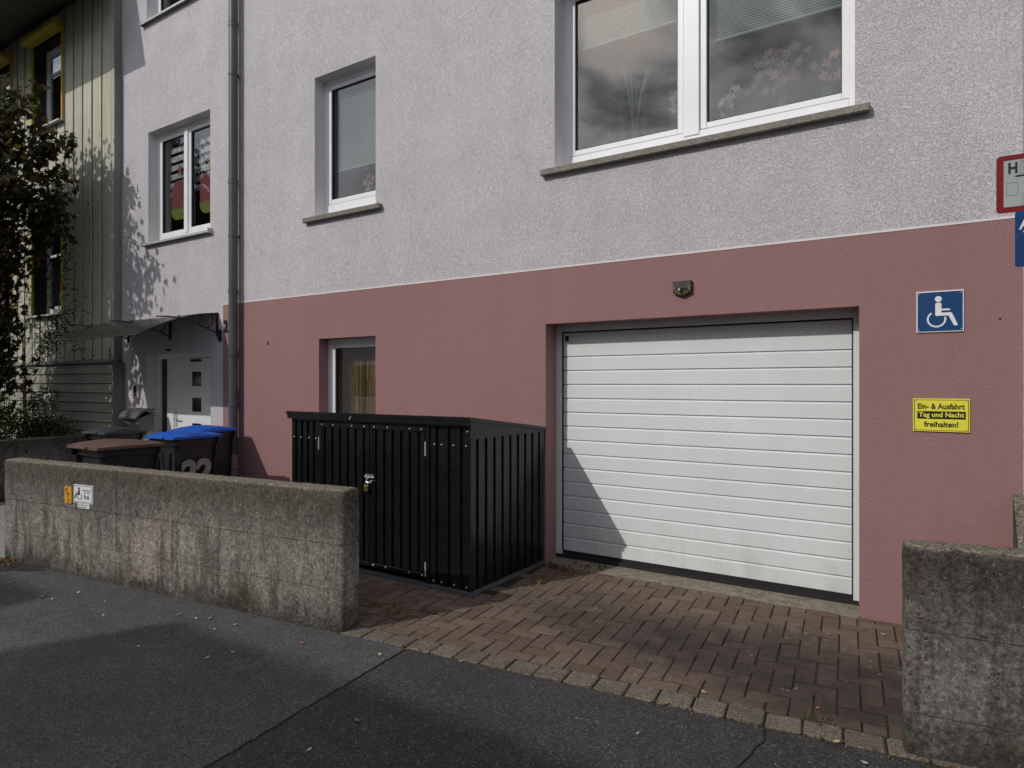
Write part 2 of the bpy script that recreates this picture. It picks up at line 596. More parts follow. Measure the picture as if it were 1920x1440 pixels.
MAT = {}
MAT['white_plaster'] = m_plaster('white_plaster', (.70, .672, .688), 62, .0060)
MAT['pink_plaster'] = m_plaster('pink_plaster', (.328, .185, .180), 60, .0016, True)
MAT['white_smooth'] = simple('white_paint_smooth', (.72, .68, .67), .8, .04)
MAT['beige'] = m_plaster('beige_plaster', (.52, .44, .36), 60, .004)
MAT['pvc'] = simple('white_pvc', (.80, .81, .82), .38, .03, 4)
MAT['garage_white'] = None
MAT['rubber'] = simple('black_rubber', (.012, .012, .012), .7, .2)
MAT['glass'] = m_glass()
MAT['dark_glass'] = simple('dark_door_glass', (.010, .010, .011), .12, .2)
MAT['sill_stone'] = m_granite('grey_beige_sill_stone', (.20, .185, .155), (.30, .28, .235), 220)
MAT['alu'] = simple('light_grey_aluminium', (.52, .53, .54), .45, .06, 5, metal=.3)
MAT['zinc'] = simple('zinc_grey_pipe', (.088, .099, .099), .45, .18, 3, metal=.35)
MAT['pink_paint'] = simple('pink_painted_pipe', (.26, .135, .13), .6, .15)
MAT['concrete'] = m_concrete('weathered_concrete', (.190, .180, .164))
MAT['concrete_patch'] = m_concrete('weathered_concrete_with_cleaned_patch', (.275, .257, .225), (-5.27, -4.96, .08, .53))
MAT['concrete_floor'] = m_granite('threshold_concrete', (.15, .135, .095), (.23, .21, .16), 14)
MAT['asphalt_old'] = m_asphalt('worn_grey_asphalt', (.085, .084, .083), .97)
MAT['asphalt_dark'] = m_asphalt('dark_asphalt', (.048, .045, .045), .88)
MAT['asphalt_right'] = m_asphalt('coarse_dark_asphalt', (.044, .042, .041), .86)
MAT['tar'] = simple('tar_joint', (.014, .013, .013), .8, .3, 20, .004, 60)
MAT['soil'] = simple('dark_soil', (.030, .022, .016), .95, .4, 18, .02, 50)
MAT['sand'] = simple('joint_sand', (.014, .012, .009), .95, .4, 25, .008, 90)
MAT['paving_grey'] = simple('grey_concrete_paving', (.24, .235, .22), .9, .12, 8, .003, 90)
MAT['brick'] = m_brick()
MAT['kerb'] = m_granite('grey_granite', (.075, .064, .048), (.205, .178, .138), 90)
MAT['brass'] = simple('brass', (.42, .30, .10), .35, .1, metal=.9)
MAT['steel'] = simple('galvanised_steel', (.62, .63, .64), .35, .12, 30, metal=.5)
MAT['rail'] = simple('grey_base_rail', (.13, .14, .15), .5, .15, metal=.4)
MAT['black_iron'] = simple('black_iron', (.010, .010, .010), .5, .2)
MAT['poly'] = m_poly()
MAT['yellow'] = simple('yellow_paint', (.56, .40, .025), .5, .08)
MAT['timber'] = m_timber('grey_green_timber', (.52, .52, .405))
MAT['timber_h'] = m_timber('grey_green_siding', (.33, .33, .265), 'x')
MAT['timber_trim'] = m_timber('grey_corner_board', (.22, .222, .205))
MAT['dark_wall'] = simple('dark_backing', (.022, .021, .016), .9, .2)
MAT['roof'] = simple('dark_roof', (.035, .032, .03), .8, .25, 8)
MAT['soffit'] = simple('dark_soffit', (.06, .055, .048), .85, .2)
MAT['room'] = simple('room_wall', (.22, .21, .19), .9, .1)
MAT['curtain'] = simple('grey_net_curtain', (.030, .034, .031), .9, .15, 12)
MAT['curtain_beige'] = simple('beige_curtain', (.46, .31, .17), .9, .2, 9)
MAT['blind'] = simple('pale_pleated_blind', (.44, .50, .485), .85, .05)
MAT['bark'] = simple('tree_bark', (.07, .055, .042), .9, .3, 20, .01, 40)
MAT['maple_leaf'] = m_leaf('maple_leaves', [(.017, .022, .006), (.022, .028, .008), (.034, .036, .008), (.050, .022, .010), (.11, .10, .012)], .75, .40)
MAT['rose_leaf'] = m_leaf('rose_leaves', [(.018, .026, .008), (.028, .036, .012), (.02, .022, .008)])
MAT['hedge_leaf'] = m_leaf('hedge_leaves', [(.022, .028, .007), (.05, .055, .010), (.105, .10, .015), (.03, .035, .008)])
MAT['red_flower'] = simple('red_petal', (.35, .015, .02), .6)
MAT['bin_body'] = simple('anthracite_plastic', (.022, .025, .027), .42, .15, 10)
MAT['bin_blue'] = simple('blue_plastic', (.012, .11, .52), .35, .08)
MAT['bin_brown'] = simple('brown_plastic', (.125, .075, .055), .42, .12)
MAT['bin_grey'] = simple('grey_plastic_lid', (.05, .053, .06), .45, .12)
MAT['white_paint_mark'] = simple('grey_white_spray_paint', (.30, .28, .28), .8, .1)
MAT['sign_white'] = simple('sign_white', (.78, .79, .80), .35, .03)
MAT['sign_blue'] = simple('sign_blue', (.010, .060, .17), .3, .05)
MAT['sign_blue2'] = simple('hydrant_sign_blue', (.008, .045, .16), .3, .05)
MAT['sign_yellow'] = simple('sign_yellow', (.80, .74, .065), .35, .04)
MAT['sign_black'] = simple('sign_black', (.012, .012, .012), .4, .1)
MAT['sign_red'] = simple('sign_red', (.20, .004, .008), .35, .06)
MAT['sign_grey'] = simple('sign_faded_white', (.36, .40, .39), .4, .06)
MAT['sign_orange'] = simple('sign_orange', (.70, .34, .02), .4, .12, 30)
MAT['lamp_lens'] = simple('smoky_lamp_lens', (.20, .17, .10), .15, .2)
MAT['mail_grey'] = simple('brown_grey_metal', (.11, .108, .105), .42, .12, metal=.3)
MAT['cream'] = simple('cream_ceramic', (.50, .47, .33), .4, .05)
MAT['petal_purple'] = simple('purple_petal', (.20, .10, .165), .6, .2, 40)
MAT['petal_peach'] = simple('peach_petal', (.40, .17, .12), .6, .15, 40)
MAT['petal_white'] = simple('white_petal', (.36, .35, .33), .6, .1, 40)
MAT['petal_pink'] = simple('pale_pink_petal', (.34, .26, .23), .6, .15, 40)
MAT['plant_green'] = simple('indoor_leaf', (.06, .085, .045), .5, .2, 20)
MAT['litter'] = m_leaf('dry_leaves', [(.09, .045, .018), (.17, .09, .03), (.06, .03, .014), (.26, .16, .05)], .8, .1)
MAT['leaf_yellow'] = simple('pale_yellow_leaf', (.50, .44, .17), .7, .2, 60)
MAT['leaf_brown'] = simple('orange_brown_leaf', (.34, .15, .06), .7, .2, 60)
MAT['leaf_pale'] = simple('bleached_leaf', (.38, .35, .28), .7, .2, 60)
MAT['weed'] = m_leaf('weed_leaves', [(.05, .09, .02), (.16, .14, .05), (.09, .11, .03)])
MAT['decor_red'] = simple('red_window_picture', (.46, .12, .15), .6, .3, 25)
MAT['decor_green'] = simple('green_window_picture', (.36, .40, .08), .6, .15, 25)
MAT['zebra'] = simple('white_zebra_blind', (.85, .87, .86), .85, .05)


def m_garage():
    t = NT('white_steel_door')
    g = t.noise(t.co('Position', (1.5, 20, 26)), 6, 4, .6)
    c = t.mix(t.ramp(t.noise(t.co('Position'), 1.4, 4), [(.3, 0.0), (.7, 1.0)]), (.675, .715, .715), (.725, .762, .762))
    z = t.sep(t.co('Position'))[2]
    n2 = t.noise(t.co('Position', (1, 1, .5)), 5, 6, .7)
    d = t.math('MULTIPLY', t.ramp(n2, [(.42, 0.0), (.7, 1.0)]), t.ramp(z, [(.05, .45), (.55, .08)]))
    c = t.mix(d, c, (.40, .37, .31))
    t.set(c, .5, spec=.45)
    t.bump(g, .0012)
    return t.m


MAT['garage_white'] = m_garage()


def m_shed():
    t = NT('black_coated_sheet')
    v = t.co('Position')
    c = t.mix(t.ramp(t.noise(v, 5, 5), [(.3, 0.0), (.7, 1.0)]), (.0056, .0064, .0072), (.0085, .0094, .0102))
    t.set(c, t.ramp(t.noise(v, 9, 4), [(.3, .22), (.7, .34)]), spec=.38)
    t.bump(t.noise(v, 2.5, 2), .004)
    return t.m


MAT['shed'] = m_shed()

F = 5.05                      # plane of the house front
FW_A = R(6.4)                 # the street line is turned against the house front
E_S = Vector((math.cos(FW_A), math.sin(FW_A), 0))       # along the street
N_S = Vector((-math.sin(FW_A), math.cos(FW_A), 0))      # from the street to the house


def street(p0, a, b, z=0.0):
    q = Vector((p0[0], p0[1], 0)) + E_S * a + N_S * b
    return (q.x, q.y, z)


# ================================================================== SETTING: ground, road, pavement, drive
def sheet(name, poly, z, mat, thick=.05):
    mb = MB()
    mb.prism_z(poly, z - thick, z)
    return tag(mb.build(name, mat), kind='structure')


sheet('ground', [(-150, -150), (150, -150), (150, 150), (-150, 150)], -.16, MAT['soil'], .1)
K0 = (-2.698, 2.964)          # a point on the outer line of the kerb stones
sheet('road', [street(K0, a, b)[:2] for a, b in ((-60, -9.6), (60, -9.6), (60, -3.9), (-60, -3.9))], -.11, MAT['asphalt_old'], .04)
# pavement of three asphalt fields
J1 = (K0[0], K0[1])
seam = [(-2.700, 2.964), (-2.672, 2.70), (-2.64, 2.42), (-2.615, 2.1), (-2.56, 1.63), (-2.50, 1.0), (-2.40, .2), (-2.26, -.95)]
crack = [(-.690, 3.19), (-.672, 3.06), (-.69, 2.92), (-.705, 2.80), (-.70, 2.5), (-.72, 2.1), (-.70, 1.4), (-.73, .4), (-.70, -.78)]


def ragged(line, amp, step=.05):
    out = [line[0]]
    for (x0, y0), (x1, y1) in zip(line[:-1], line[1:]):
        n = max(1, int(math.hypot(x1 - x0, y1 - y0) / step))
        for k in range(1, n + 1):
            out.append((x0 + (x1 - x0) * k / n + random.uniform(-amp, amp), y0 + (y1 - y0) * k / n))
    return out


seam = ragged(seam, .006)
crack = ragged(crack, .010)
sheet('pavement_worn', [street(K0, -60, 0)[:2], (-2.700, 2.964)] + seam[1:] + [street(K0, -60, -3.9)[:2]], 0, MAT['asphalt_old'])
sheet('pavement_dark', [(x + .016, y) for x, y in seam] + [(x - .006, y) for x, y in crack[::-1]], -.003, MAT['asphalt_dark'])
sheet('pavement_coarse', [(x + .006, y) for x, y in crack] + [street(K0, 60, -3.9)[:2], street(K0, 60, 0)[:2]], -.002, MAT['asphalt_right'])
mb = MB()
for line, w in ((seam, .020), (crack, .010)):
    mb.prism_z([(x - w, y) for x, y in line] + [(x + w, y) for x, y in line[::-1]], -.05, -.008)
tag(mb.build('pavement_joint', MAT['tar']), kind='structure')
mb = MB()
for k in range(60):
    a = -30 + k
    pts = [street(K0, a + .004, -3.9), street(K0, a + .996, -3.9), street(K0, a + .996, -3.78), street(K0, a + .004, -3.78)]
    mb.prism_z([p[:2] for p in pts], -.15, .004)
tag(mb.build('street_kerb', MAT['kerb']), kind='structure')

# yard behind the walls
sheet('yard_paving', [(-10.7, 2.05), (-7.15, 2.5), (-7.1, 2.7), (-3.35, 3.15), (-3.35, 5.04), (-10.7, 5.04)], -.02, MAT['paving_grey'], .06)
sheet('garden_soil', [(-19, 1.2), (-11.0, 2.1), (-11.0, 4.86), (-19, 4.86)], .02, MAT['soil'], .08)
sheet('soil_patch', [(-8.3, 2.30), (-7.9, 2.27), (-7.5, 2.29), (-7.2, 2.24), (-6.95, 2.27), (-6.78, 2.25), (-6.66, 2.30), (-6.60, 2.36), (-6.50, 2.40), (-6.42, 2.46), (-6.38, 2.52), (-6.6, 2.54), (-7.1, 2.49), (-8.3, 2.40)], .004, MAT['soil'], .02)

# drive: herringbone paving stones
drive = MB()
drive.prism_z([street(K0, -1.4, .02)[:2], street(K0, 3.1, .02)[:2], (.36, 5.0), (-4.6, 5.0), (-4.6, 3.2)], -.09, -.0045)
drive = tag(drive.build('driveway', MAT['sand']), kind='structure')


def clip(poly, p, n):
    """keeps the side of the polygon where (q - p).n >= 0"""
    out = []
    for i in range(len(poly)):
        a, b = poly[i], poly[(i + 1) % len(poly)]
        da = (a[0] - p[0]) * n[0] + (a[1] - p[1]) * n[1]
        db = (b[0] - p[0]) * n[0] + (b[1] - p[1]) * n[1]
        if da >= 0: out.append(a)
        if (da >= 0) != (db >= 0):
            t = da / (da - db)
            out.append((a[0] + (b[0] - a[0]) * t, a[1] + (b[1] - a[1]) * t))
    return out


def area(poly):
    return .5 * abs(sum(poly[i][0] * poly[(i + 1) % len(poly)][1] - poly[(i + 1) % len(poly)][0] * poly[i][1] for i in range(len(poly))))


def chamfered(mb, poly, z0, z1, c):
    n = len(poly)
    top = []
    sgn = 1 if sum(poly[i][0] * poly[(i + 1) % n][1] - poly[(i + 1) % n][0] * poly[i][1] for i in range(n)) > 0 else -1
    for i in range(n):
        p, q, r_ = poly[i - 1], poly[i], poly[(i + 1) % n]
        e1 = Vector((q[0] - p[0], q[1] - p[1])); e2 = Vector((r_[0] - q[0], r_[1] - q[1]))
        if e1.length < 1e-6 or e2.length < 1e-6:
            top.append(q); continue
        e1.normalize(); e2.normalize()
        n1 = Vector((-e1.y, e1.x)) * sgn; n2 = Vector((-e2.y, e2.x)) * sgn
        m_ = n1 + n2
        k_ = c / max(.35, 1 + n1.dot(n2))
        top.append((q[0] + m_.x * k_, q[1] + m_.y * k_))
    v = [(x, y, z0) for x, y in poly] + [(x, y, z1 - c * .8) for x, y in poly] + [(x, y, z1) for x, y in top]
    f = [tuple(2 * n + i for i in range(n))]
    for i in range(n):
        j = (i + 1) % n
        f += [(i, j, n + j, n + i), (n + i, n + j, 2 * n + j, 2 * n + i)]
    mb.add(v, f)


W = .105
bricks = []
for i in range(-24, 48):
    for j in range(-6, 26):
        m4 = (i - j) % 4
        if m4 == 0: rect = (i, j, 2, 1)
        elif m4 == 3: rect = (i, j, 1, 2)
        else: continue
        g = .0048
        x0, y0 = rect[0] * W + g, .157 + (rect[1] - 1) * W + g
        x1, y1 = x0 + rect[2] * W - 2 * g, y0 + rect[3] * W - 2 * g
        poly = [street(K0, a, b)[:2] for a, b in ((x0, y0), (x1, y0), (x1, y1), (x0, y1))]
        poly = clip(poly, street(K0, 0, .160)[:2], (N_S.x, N_S.y))
        if len(poly) > 2: poly = clip(poly, (0, F - .012), (0, -1))
        if len(poly) > 2: poly = clip(poly, (.33, 0), (-1, 0))
        if len(poly) > 2: poly = clip(poly, (-4.5, 0), (1, 0))
        if len(poly) < 3 or area(poly) < .0006: continue
        cx = sum(p[0] for p in poly) / len(poly)
        cy = sum(p[1] for p in poly) / len(poly)
        if cx < -2.9 and cy > 4.06: continue
        if cx > .05: continue
        bricks.append((poly, cx, cy))


def hidden_brick(cx, cy):
    # behind the left wall or behind the right one
    return (cx < -3.55 and cy < 3.75) or cx < -4.1 or (cx > -.02)


vis = [b for b in bricks if not hidden_brick(b[1], b[2])]
vis.sort(key=lambda b: math.hypot(b[1], b[2]))
far = vis[300:] + [b for b in bricks if hidden_brick(b[1], b[2])]
for poly, cx, cy in vis[:300]:
    mb = MB()
    dz = random.uniform(-.003, .003)
    tx, ty = random.uniform(-.012, .012), random.uniform(-.012, .012)
    chamfered(mb, poly, -.07, 0.0, .0028)
    me = mb.mesh('brick', MAT['brick'], (cx, cy, 0))
    o = bpy.data.objects.new('brick', me)
    COL.objects.link(o)
    o.parent = drive
    o.location = (cx, cy, dz)
    o.rotation_euler = (tx, ty, random.uniform(-.006, .006))
mb = MB()
for poly, cx, cy in far:
    chamfered(mb, poly, -.07, random.uniform(-.003, .003), .0028)
if far:
    tag(mb.build('more_bricks', MAT['brick'], drive), kind='stuff')

# granite kerb row between pavement and drive
kerb = MB()
kerb.prism_z([street(K0, -.56, -.004)[:2], street(K0, 3.1, -.004)[:2], street(K0, 3.1, .16)[:2], street(K0, -.56, .16)[:2]], -.09, -.03)
kerb = tag(kerb.build('kerb_row', MAT['sand']), kind='structure')
a = -.52
while a < 2.95:
    L = random.uniform(.160, .176)
    poly = [street(K0, a + .004 + random.uniform(0, .004), .003 + random.uniform(-.004, .005))[:2], street(K0, a + L - .004, .003 + random.uniform(-.004, .005))[:2],
            street(K0, a + L - .004 - random.uniform(0, .004), .149 + random.uniform(-.005, .004))[:2], street(K0, a + .004, .149 + random.uniform(-.005, .004))[:2]]
    # rounded stone: cut the corners
    cut = []
    for i in range(4):
        p, q, r_ = poly[i - 1], poly[i], poly[(i + 1) % 4]
        for o_ in (p, r_):
            d = math.hypot(o_[0] - q[0], o_[1] - q[1])
            cut.append((q[0] + (o_[0] - q[0]) * .010 / d, q[1] + (o_[1] - q[1]) * .010 / d))
    cx = sum(p[0] for p in cut) / 8
    cy = sum(p[1] for p in cut) / 8
    mb = MB()
    chamfered(mb, cut, -.08, .003, .006)
    me = mb.mesh('kerb_stone', MAT['kerb'], (cx, cy, 0))
    o = bpy.data.objects.new('kerb_stone', me)
    COL.objects.link(o)
    o.parent = kerb
    o.location = (cx, cy, random.uniform(-.003, .005))
    o.rotation_euler = (random.uniform(-.02, .02), random.uniform(-.02, .02), 0)
    a += L

# ================================================================== THE HOUSE
house = empty('house', (-4.9, F, 0), 'white rendered house with a pink plinth and white garage door', 'house')
BAND = 2.592
PINK_X = -7.732
XL, XR, ZT = -10.262, .392, 9.2
GAR = (-2.954, -.490, .0, 2.110)
HOLES_W = {'big': (-2.863, -.516, 3.465, 5.10), 'small': (-5.987, -5.03, 3.47, 5.05), 'left': (-9.518, -8.008, 3.60, 5.165),
           'top': (-9.56, -8.05, 6.76, 8.3), 'top2': (-5.987, -5.03, 6.62, 8.2), 'top3': (-2.863, -.516, 6.62, 8.2), 'door': (-9.55, -8.0, -.02, 2.0)}
HOLES_P = {'base': (-5.916, -5.033, 1.12, 2.09), 'garage': GAR}


def wall_cells(mb, x0, x1, z0, z1, holes, y):
    xs = sorted({x0, x1} | {v for h in holes for v in h[:2] if x0 < v < x1})
    zs = sorted({z0, z1} | {v for h in holes for v in h[2:] if z0 < v < z1})
    for i in range(len(xs) - 1):
        for j in range(len(zs) - 1):
            cx, cz = (xs[i] + xs[i + 1]) / 2, (zs[j] + zs[j + 1]) / 2
            if any(h[0] < cx < h[1] and h[2] < cz < h[3] for h in holes): continue
            mb.quad((xs[i], y, zs[j]), (xs[i + 1], y, zs[j]), (xs[i + 1], y, zs[j + 1]), (xs[i], y, zs[j + 1]))


def reveals(mb, h, y0, y1, bottom=True):
    x0, x1, z0, z1 = h
    mb.quad((x0, y0, z0), (x0, y0, z1), (x0, y1, z1), (x0, y1, z0))
    mb.quad((x1, y0, z0), (x1, y1, z0), (x1, y1, z1), (x1, y0, z1))
    mb.quad((x0, y0, z1), (x1, y0, z1), (x1, y1, z1), (x0, y1, z1))
    if bottom:
        mb.quad((x0, y0, z0), (x0, y1, z0), (x1, y1, z0), (x1, y0, z0))


mb = MB()
wall_cells(mb, XL, XR, BAND + .014, ZT, list(HOLES_W.values()), F)
wall_cells(mb, XL, PINK_X, -.15, BAND + .014, list(HOLES_W.values()), F)
mb.build('rendered_wall', MAT['white_plaster'], house, fix=False)
m_rev = simple('smooth_reveal_render', (.66, .64, .645), .9, .05, 5, .001, 120)
for k, h in HOLES_W.items():
    mb = MB()
    reveals(mb, h, F, F + .30)
    mb.build('reveal_lining', m_rev, house, fix=False)
mb = MB()
wall_cells(mb, PINK_X, XR, -.15, BAND, list(HOLES_P.values()), F)
for k, h in HOLES_P.items():
    reveals(mb, h, F, F + .30, k != 'garage')
mb.build('pink_plinth', MAT['pink_plaster'], house, fix=False)
MB().box(PINK_X, XR, F - .003, F + .05, BAND, BAND + .014).build('band_edge', MAT['white_smooth'], house)
# the rest of the shell
mb = MB()
mb.box(XL, XL + .2, F + .31, 14, -.1, ZT)
mb.box(XR - .2, XR, F + .005, 14, -.1, ZT)
mb.box(XL, XR, 13.8, 14, -.1, ZT)
mb.build('shell_wall', MAT['beige'], house)
mb = MB()
mb.box(XL + .2, XR - .2, F + .31, 13.8, 2.55, 2.75)
mb.box(XL + .2, XR - .2, F + .31, 13.8, 5.75, 5.95)
mb.box(XL + .2, XR - .2, F + .31, 13.8, ZT - .2, ZT)
mb.box(XL + .2, XR - .2, F + 2.6, F + 2.7, -.1, ZT - .2)
for x in (-7.3, -4.4):
    mb.box(x, x + .1, F + .31, F + 2.6, 0, ZT - .2)
mb.build('inner_partition', MAT['room'], house)
mb = MB()
mb.prism_x([(F - .45, ZT + .0), (F - .45, ZT + .12), (9.5, 12.6), (14.4, ZT + .12), (14.4, ZT)], XL, XR + .05)
mb.build('roof', MAT['roof'], house)


def bars(mb, x0, x1, z0, z1, w, y0, y1, wb=None, c=.004):
    """a rectangular frame of four mitre-free bars"""
    wb = wb or w
    mb.cbox(x0, x0 + w, y0, y1, z0, z1, c)
    mb.cbox(x1 - w, x1, y0, y1, z0, z1, c)
    mb.cbox(x0 + w, x1 - w, y0 + .001, y1, z0, z0 + wb, c)
    mb.cbox(x0 + w, x1 - w, y0 + .001, y1, z1 - w, z1, c)


def sash(win, x0, x1, z0, z1, y, w=.055, wb=.055, glass=True):
    mb = MB()
    bars(mb, x0, x1, z0, z1, w, y, y + .06, wb, .006)
    s = mb.build('sash', MAT['pvc'], win)
    mb = MB()
    mb2 = MB()
    g = .008
    bars(mb2, x0 + w - .001, x1 - w + .001, z0 + wb - .001, z1 - w + .001, g, y + .012, y + .05, g, .001)
    mb2.build('gasket', MAT['rubber'], win)
    if glass:
        mb.box(x0 + w, x1 - w, y + .028, y + .034, z0 + wb, z1 - w)
        mb.build('pane', MAT['glass'], win)


def stone_sill(win, x0, x1, z, y0=F - .055, h=.052, back=F + .19):
    MB().cbox(x0, x1, y0, F - .001, z - h, z, .004).cbox(x0 + .115, x1 - .10, F + .002, back, z - h, z - .001, .002).build('sill', MAT['sill_stone'], win)


def pleats(win, x0, x1, z0, z1, y, pitch=.02, mat='blind'):
    mb = MB()
    n = int((z1 - z0) / pitch)
    v, f = [], []
    for k in range(2 * n + 1):
        z = z1 - k * (z1 - z0) / (2 * n)
        yy = y + (.009 if k % 2 else 0)
        v += [(x0, yy, z), (x1, yy, z)]
    for k in range(2 * n):
        f.append((2 * k, 2 * k + 1, 2 * k + 3, 2 * k + 2))
    mb.add(v, f)
    mb.cbox(x0, x1, y - .008, y + .014, z0 - .022, z0, .003)
    return mb.build('blind', MAT[mat], win, fix=False)


def curtain(win, x0, x1, z0, z1, y, mat='curtain', amp=.035, wl=.13, seed=1, gaps=()):
    rng = random.Random(seed)
    v, f = [], []
    n = int((x1 - x0) / .012)
    ph = 0
    for k in range(n + 1):
        x = x0 + (x1 - x0) * k / n
        ph += .012 * 2 * math.pi / wl * rng.uniform(.5, 1.5)
        for j, z in enumerate((z1, (z0 + z1) / 2, z0)):
            v.append((x, y + amp * math.sin(ph + .12 * j) + .01 * math.sin(ph * 2.3 + j), z))
    for k in range(n):
        for j in range(2):
            f.append((3 * k + j, 3 * k + 3 + j, 3 * k + 4 + j, 3 * k + 1 + j))
    mb = MB().add(v, f)
    o = mb.build('curtain', MAT[mat], win, smooth=True, fix=False)
    return o


def window(name_label, h, yf, zb):
    """outer frame of a window in the opening h"""
    mb = MB()
    bars(mb, h[0] - .02, h[1] + .02, h[2] + .0, h[3] + .02, .075, yf, yf + .075, zb - h[2], .005)
    w = mb.build('window', MAT['pvc'], house)
    if name_label: w['label'] = name_label
    return w


# big window
h = HOLES_W['big']
win = window('wide window of two panes over the garage', h, 5.225, 3.603)
MB().cbox(-1.768, -1.640, 5.215, 5.30, 3.572, 5.05, .004).build('mullion', MAT['pvc'], win)
sash(win, -2.812, -1.770, 3.607, 5.04, 5.232, .052, .050)
sash(win, -1.636, -.566, 3.607, 5.04, 5.232, .052, .050)
stone_sill(win, -2.982, -.423, 3.463)
pleats(win, -2.77, -1.81, 4.60, 5.03, 5.33)
pleats(win, -1.60, -.63, 4.34, 5.03, 5.33)
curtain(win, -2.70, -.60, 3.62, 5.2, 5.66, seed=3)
MB().box(-2.85, -.52, 5.312, 5.62, 3.575, 3.600).build('inner_sill', MAT['pvc'], win)
MB().tube([(-1.585, 5.33, 4.3), (-1.60, 5.335, 3.62)], .004, 5).build('blind_cord', MAT['pvc'], win)

# small window
h = HOLES_W['small']
win = window('narrow window with a pale pleated blind', h, 5.19, 3.628)
sash(win, -5.93, -5.087, 3.632, 4.995, 5.197, .052, .055)
stone_sill(win, -6.135, -4.933, 3.468)
pleats(win, -5.88, -5.13, 4.045, 4.98, 5.29)
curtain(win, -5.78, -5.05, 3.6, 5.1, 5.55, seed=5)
MB().box(-5.97, -5.045, 5.27, 5.52, 3.575, 3.600).build('inner_sill', MAT['pvc'], win)

# window over the front door
h = HOLES_W['left']
win = window('window with striped blind and red and green pictures', h, 5.18, 3.675)
sash(win, -9.46, -8.80, 3.678, 5.11, 5.187, .055, .06)
sash(win, -8.735, -8.065, 3.678, 5.11, 5.187, .055, .06)
MB().cbox(-8.805, -8.73, 5.165, 5.25, 3.675, 5.11, .006).build('mullion', MAT['pvc'], win)
mb = MB()
mb.prism_x([(F - .06, 3.575), (F - .06, 3.545), (F - .055, 3.545), (F - .05, 3.568), (F + .16, 3.595), (F + .16, 3.602)], -9.60, -7.965)
mb.box(-9.604, -9.590, F - .064, F - .002, 3.54, 3.60)
mb.box(-7.975, -7.961, F - .064, F - .002, 3.54, 3.60)
mb.build('sill', MAT['alu'], win)
mb = MB()
z = 5.10
while z > 4.25:
    mb.box(-9.40, -8.08, 5.30, 5.304, z - .078, z)
    z -= .125
mb.build('striped_blind', MAT['zebra'], win)
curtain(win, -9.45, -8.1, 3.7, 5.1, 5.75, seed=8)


def round_rect(cx, cz, w, h_, r, n=5):
    pts = []
    for sx, sz, a0 in ((1, 1, 0), (-1, 1, 90), (-1, -1, 180), (1, -1, 270)):
        for k in range(n + 1):
            a = R(a0 + 90 * k / n)
            pts.append((cx + sx * (w / 2 - r) + r * math.cos(a), cz + sz * (h_ / 2 - r) + r * math.sin(a)))
    return pts


for cx in (-9.09, -8.38):
    mb = MB()
    mb.prism_y([p for p in round_rect(cx, 4.20, .46, .56, .16)], 5.278, 5.284)
    mb.build('window_picture', MAT['decor_red'], win)
    mb = MB()
    mb.prism_y(clip(round_rect(cx, 4.20, .462, .562, .16), (0, 4.08), (0, -1)), 5.272, 5.277)
    mb.build('window_picture', MAT['decor_green'], win)
mb = MB()
star = [(math.cos(R(90 + 36 * k)) * (.085 if k % 2 == 0 else .035) - 9.10, math.sin(R(90 + 36 * k)) * (.085 if k % 2 == 0 else .035) + 4.62) for k in range(10)]
mb.prism_y(star, 5.272, 5.277)
mb.build('window_star', MAT['decor_red'], win)
mb = MB()
star = [(math.cos(R(90 + 45 * k)) * (.11 if k % 2 == 0 else .06) - 8.35, math.sin(R(90 + 45 * k)) * (.14 if k % 2 == 0 else .08) + 4.64) for k in range(8)]
mb.prism_y(star, 5.272, 5.277)
mb.build('window_star', MAT['yellow'], win)

# upper windows, mostly out of view
for key, yf in (('top', 5.18), ('top2', 5.19), ('top3', 5.22)):
    h = HOLES_W[key]
    win = window(None, h, yf, h[2] + .07)
    xm = (h[0] + h[1]) / 2
    if key == 'top2':
        sash(win, h[0] + .055, h[1] - .055, h[2] + .075, h[3] - .055, yf + .007)
    else:
        sash(win, h[0] + .055, xm - .03, h[2] + .075, h[3] - .055, yf + .007)
        sash(win, xm + .03, h[1] - .055, h[2] + .075, h[3] - .055, yf + .007)
        MB().cbox(xm - .033, xm + .033, yf - .012, yf + .07, h[2] + .075, h[3] - .055, .005).build('mullion', MAT['pvc'], win)
    if key == 'top':
        mb = MB()
        mb.prism_x([(F - .06, h[2] - .025), (F - .06, h[2] - .055), (F - .055, h[2] - .055), (F - .05, h[2] - .032), (F + .14, h[2] - .005), (F + .14, h[2] + .002)], h[0] - .08, h[1] + .05)
        mb.box(h[0] - .085, h[0] - .071, F - .064, F - .002, h[2] - .06, h[2])
        mb.build('sill', MAT['alu'], win)
    else:
        stone_sill(win, h[0] - .12, h[1] + .09, h[2] - .008)
    curtain(win, h[0] + .05, h[1] - .05, h[2], h[3], 5.6, seed=11)

# basement window
h = HOLES_P['base']
win = window('basement window with a beige curtain behind the shed', h, 5.185, h[2] + .07)
sash(win, h[0] + .055, h[1] - .055, h[2] + .075, h[3] - .055, 5.192, .05, .05)
curtain(win, h[0] - .05, h[1] + .05, h[2], h[3] + .05, 5.36, 'curtain_beige', .012, .07, 4)

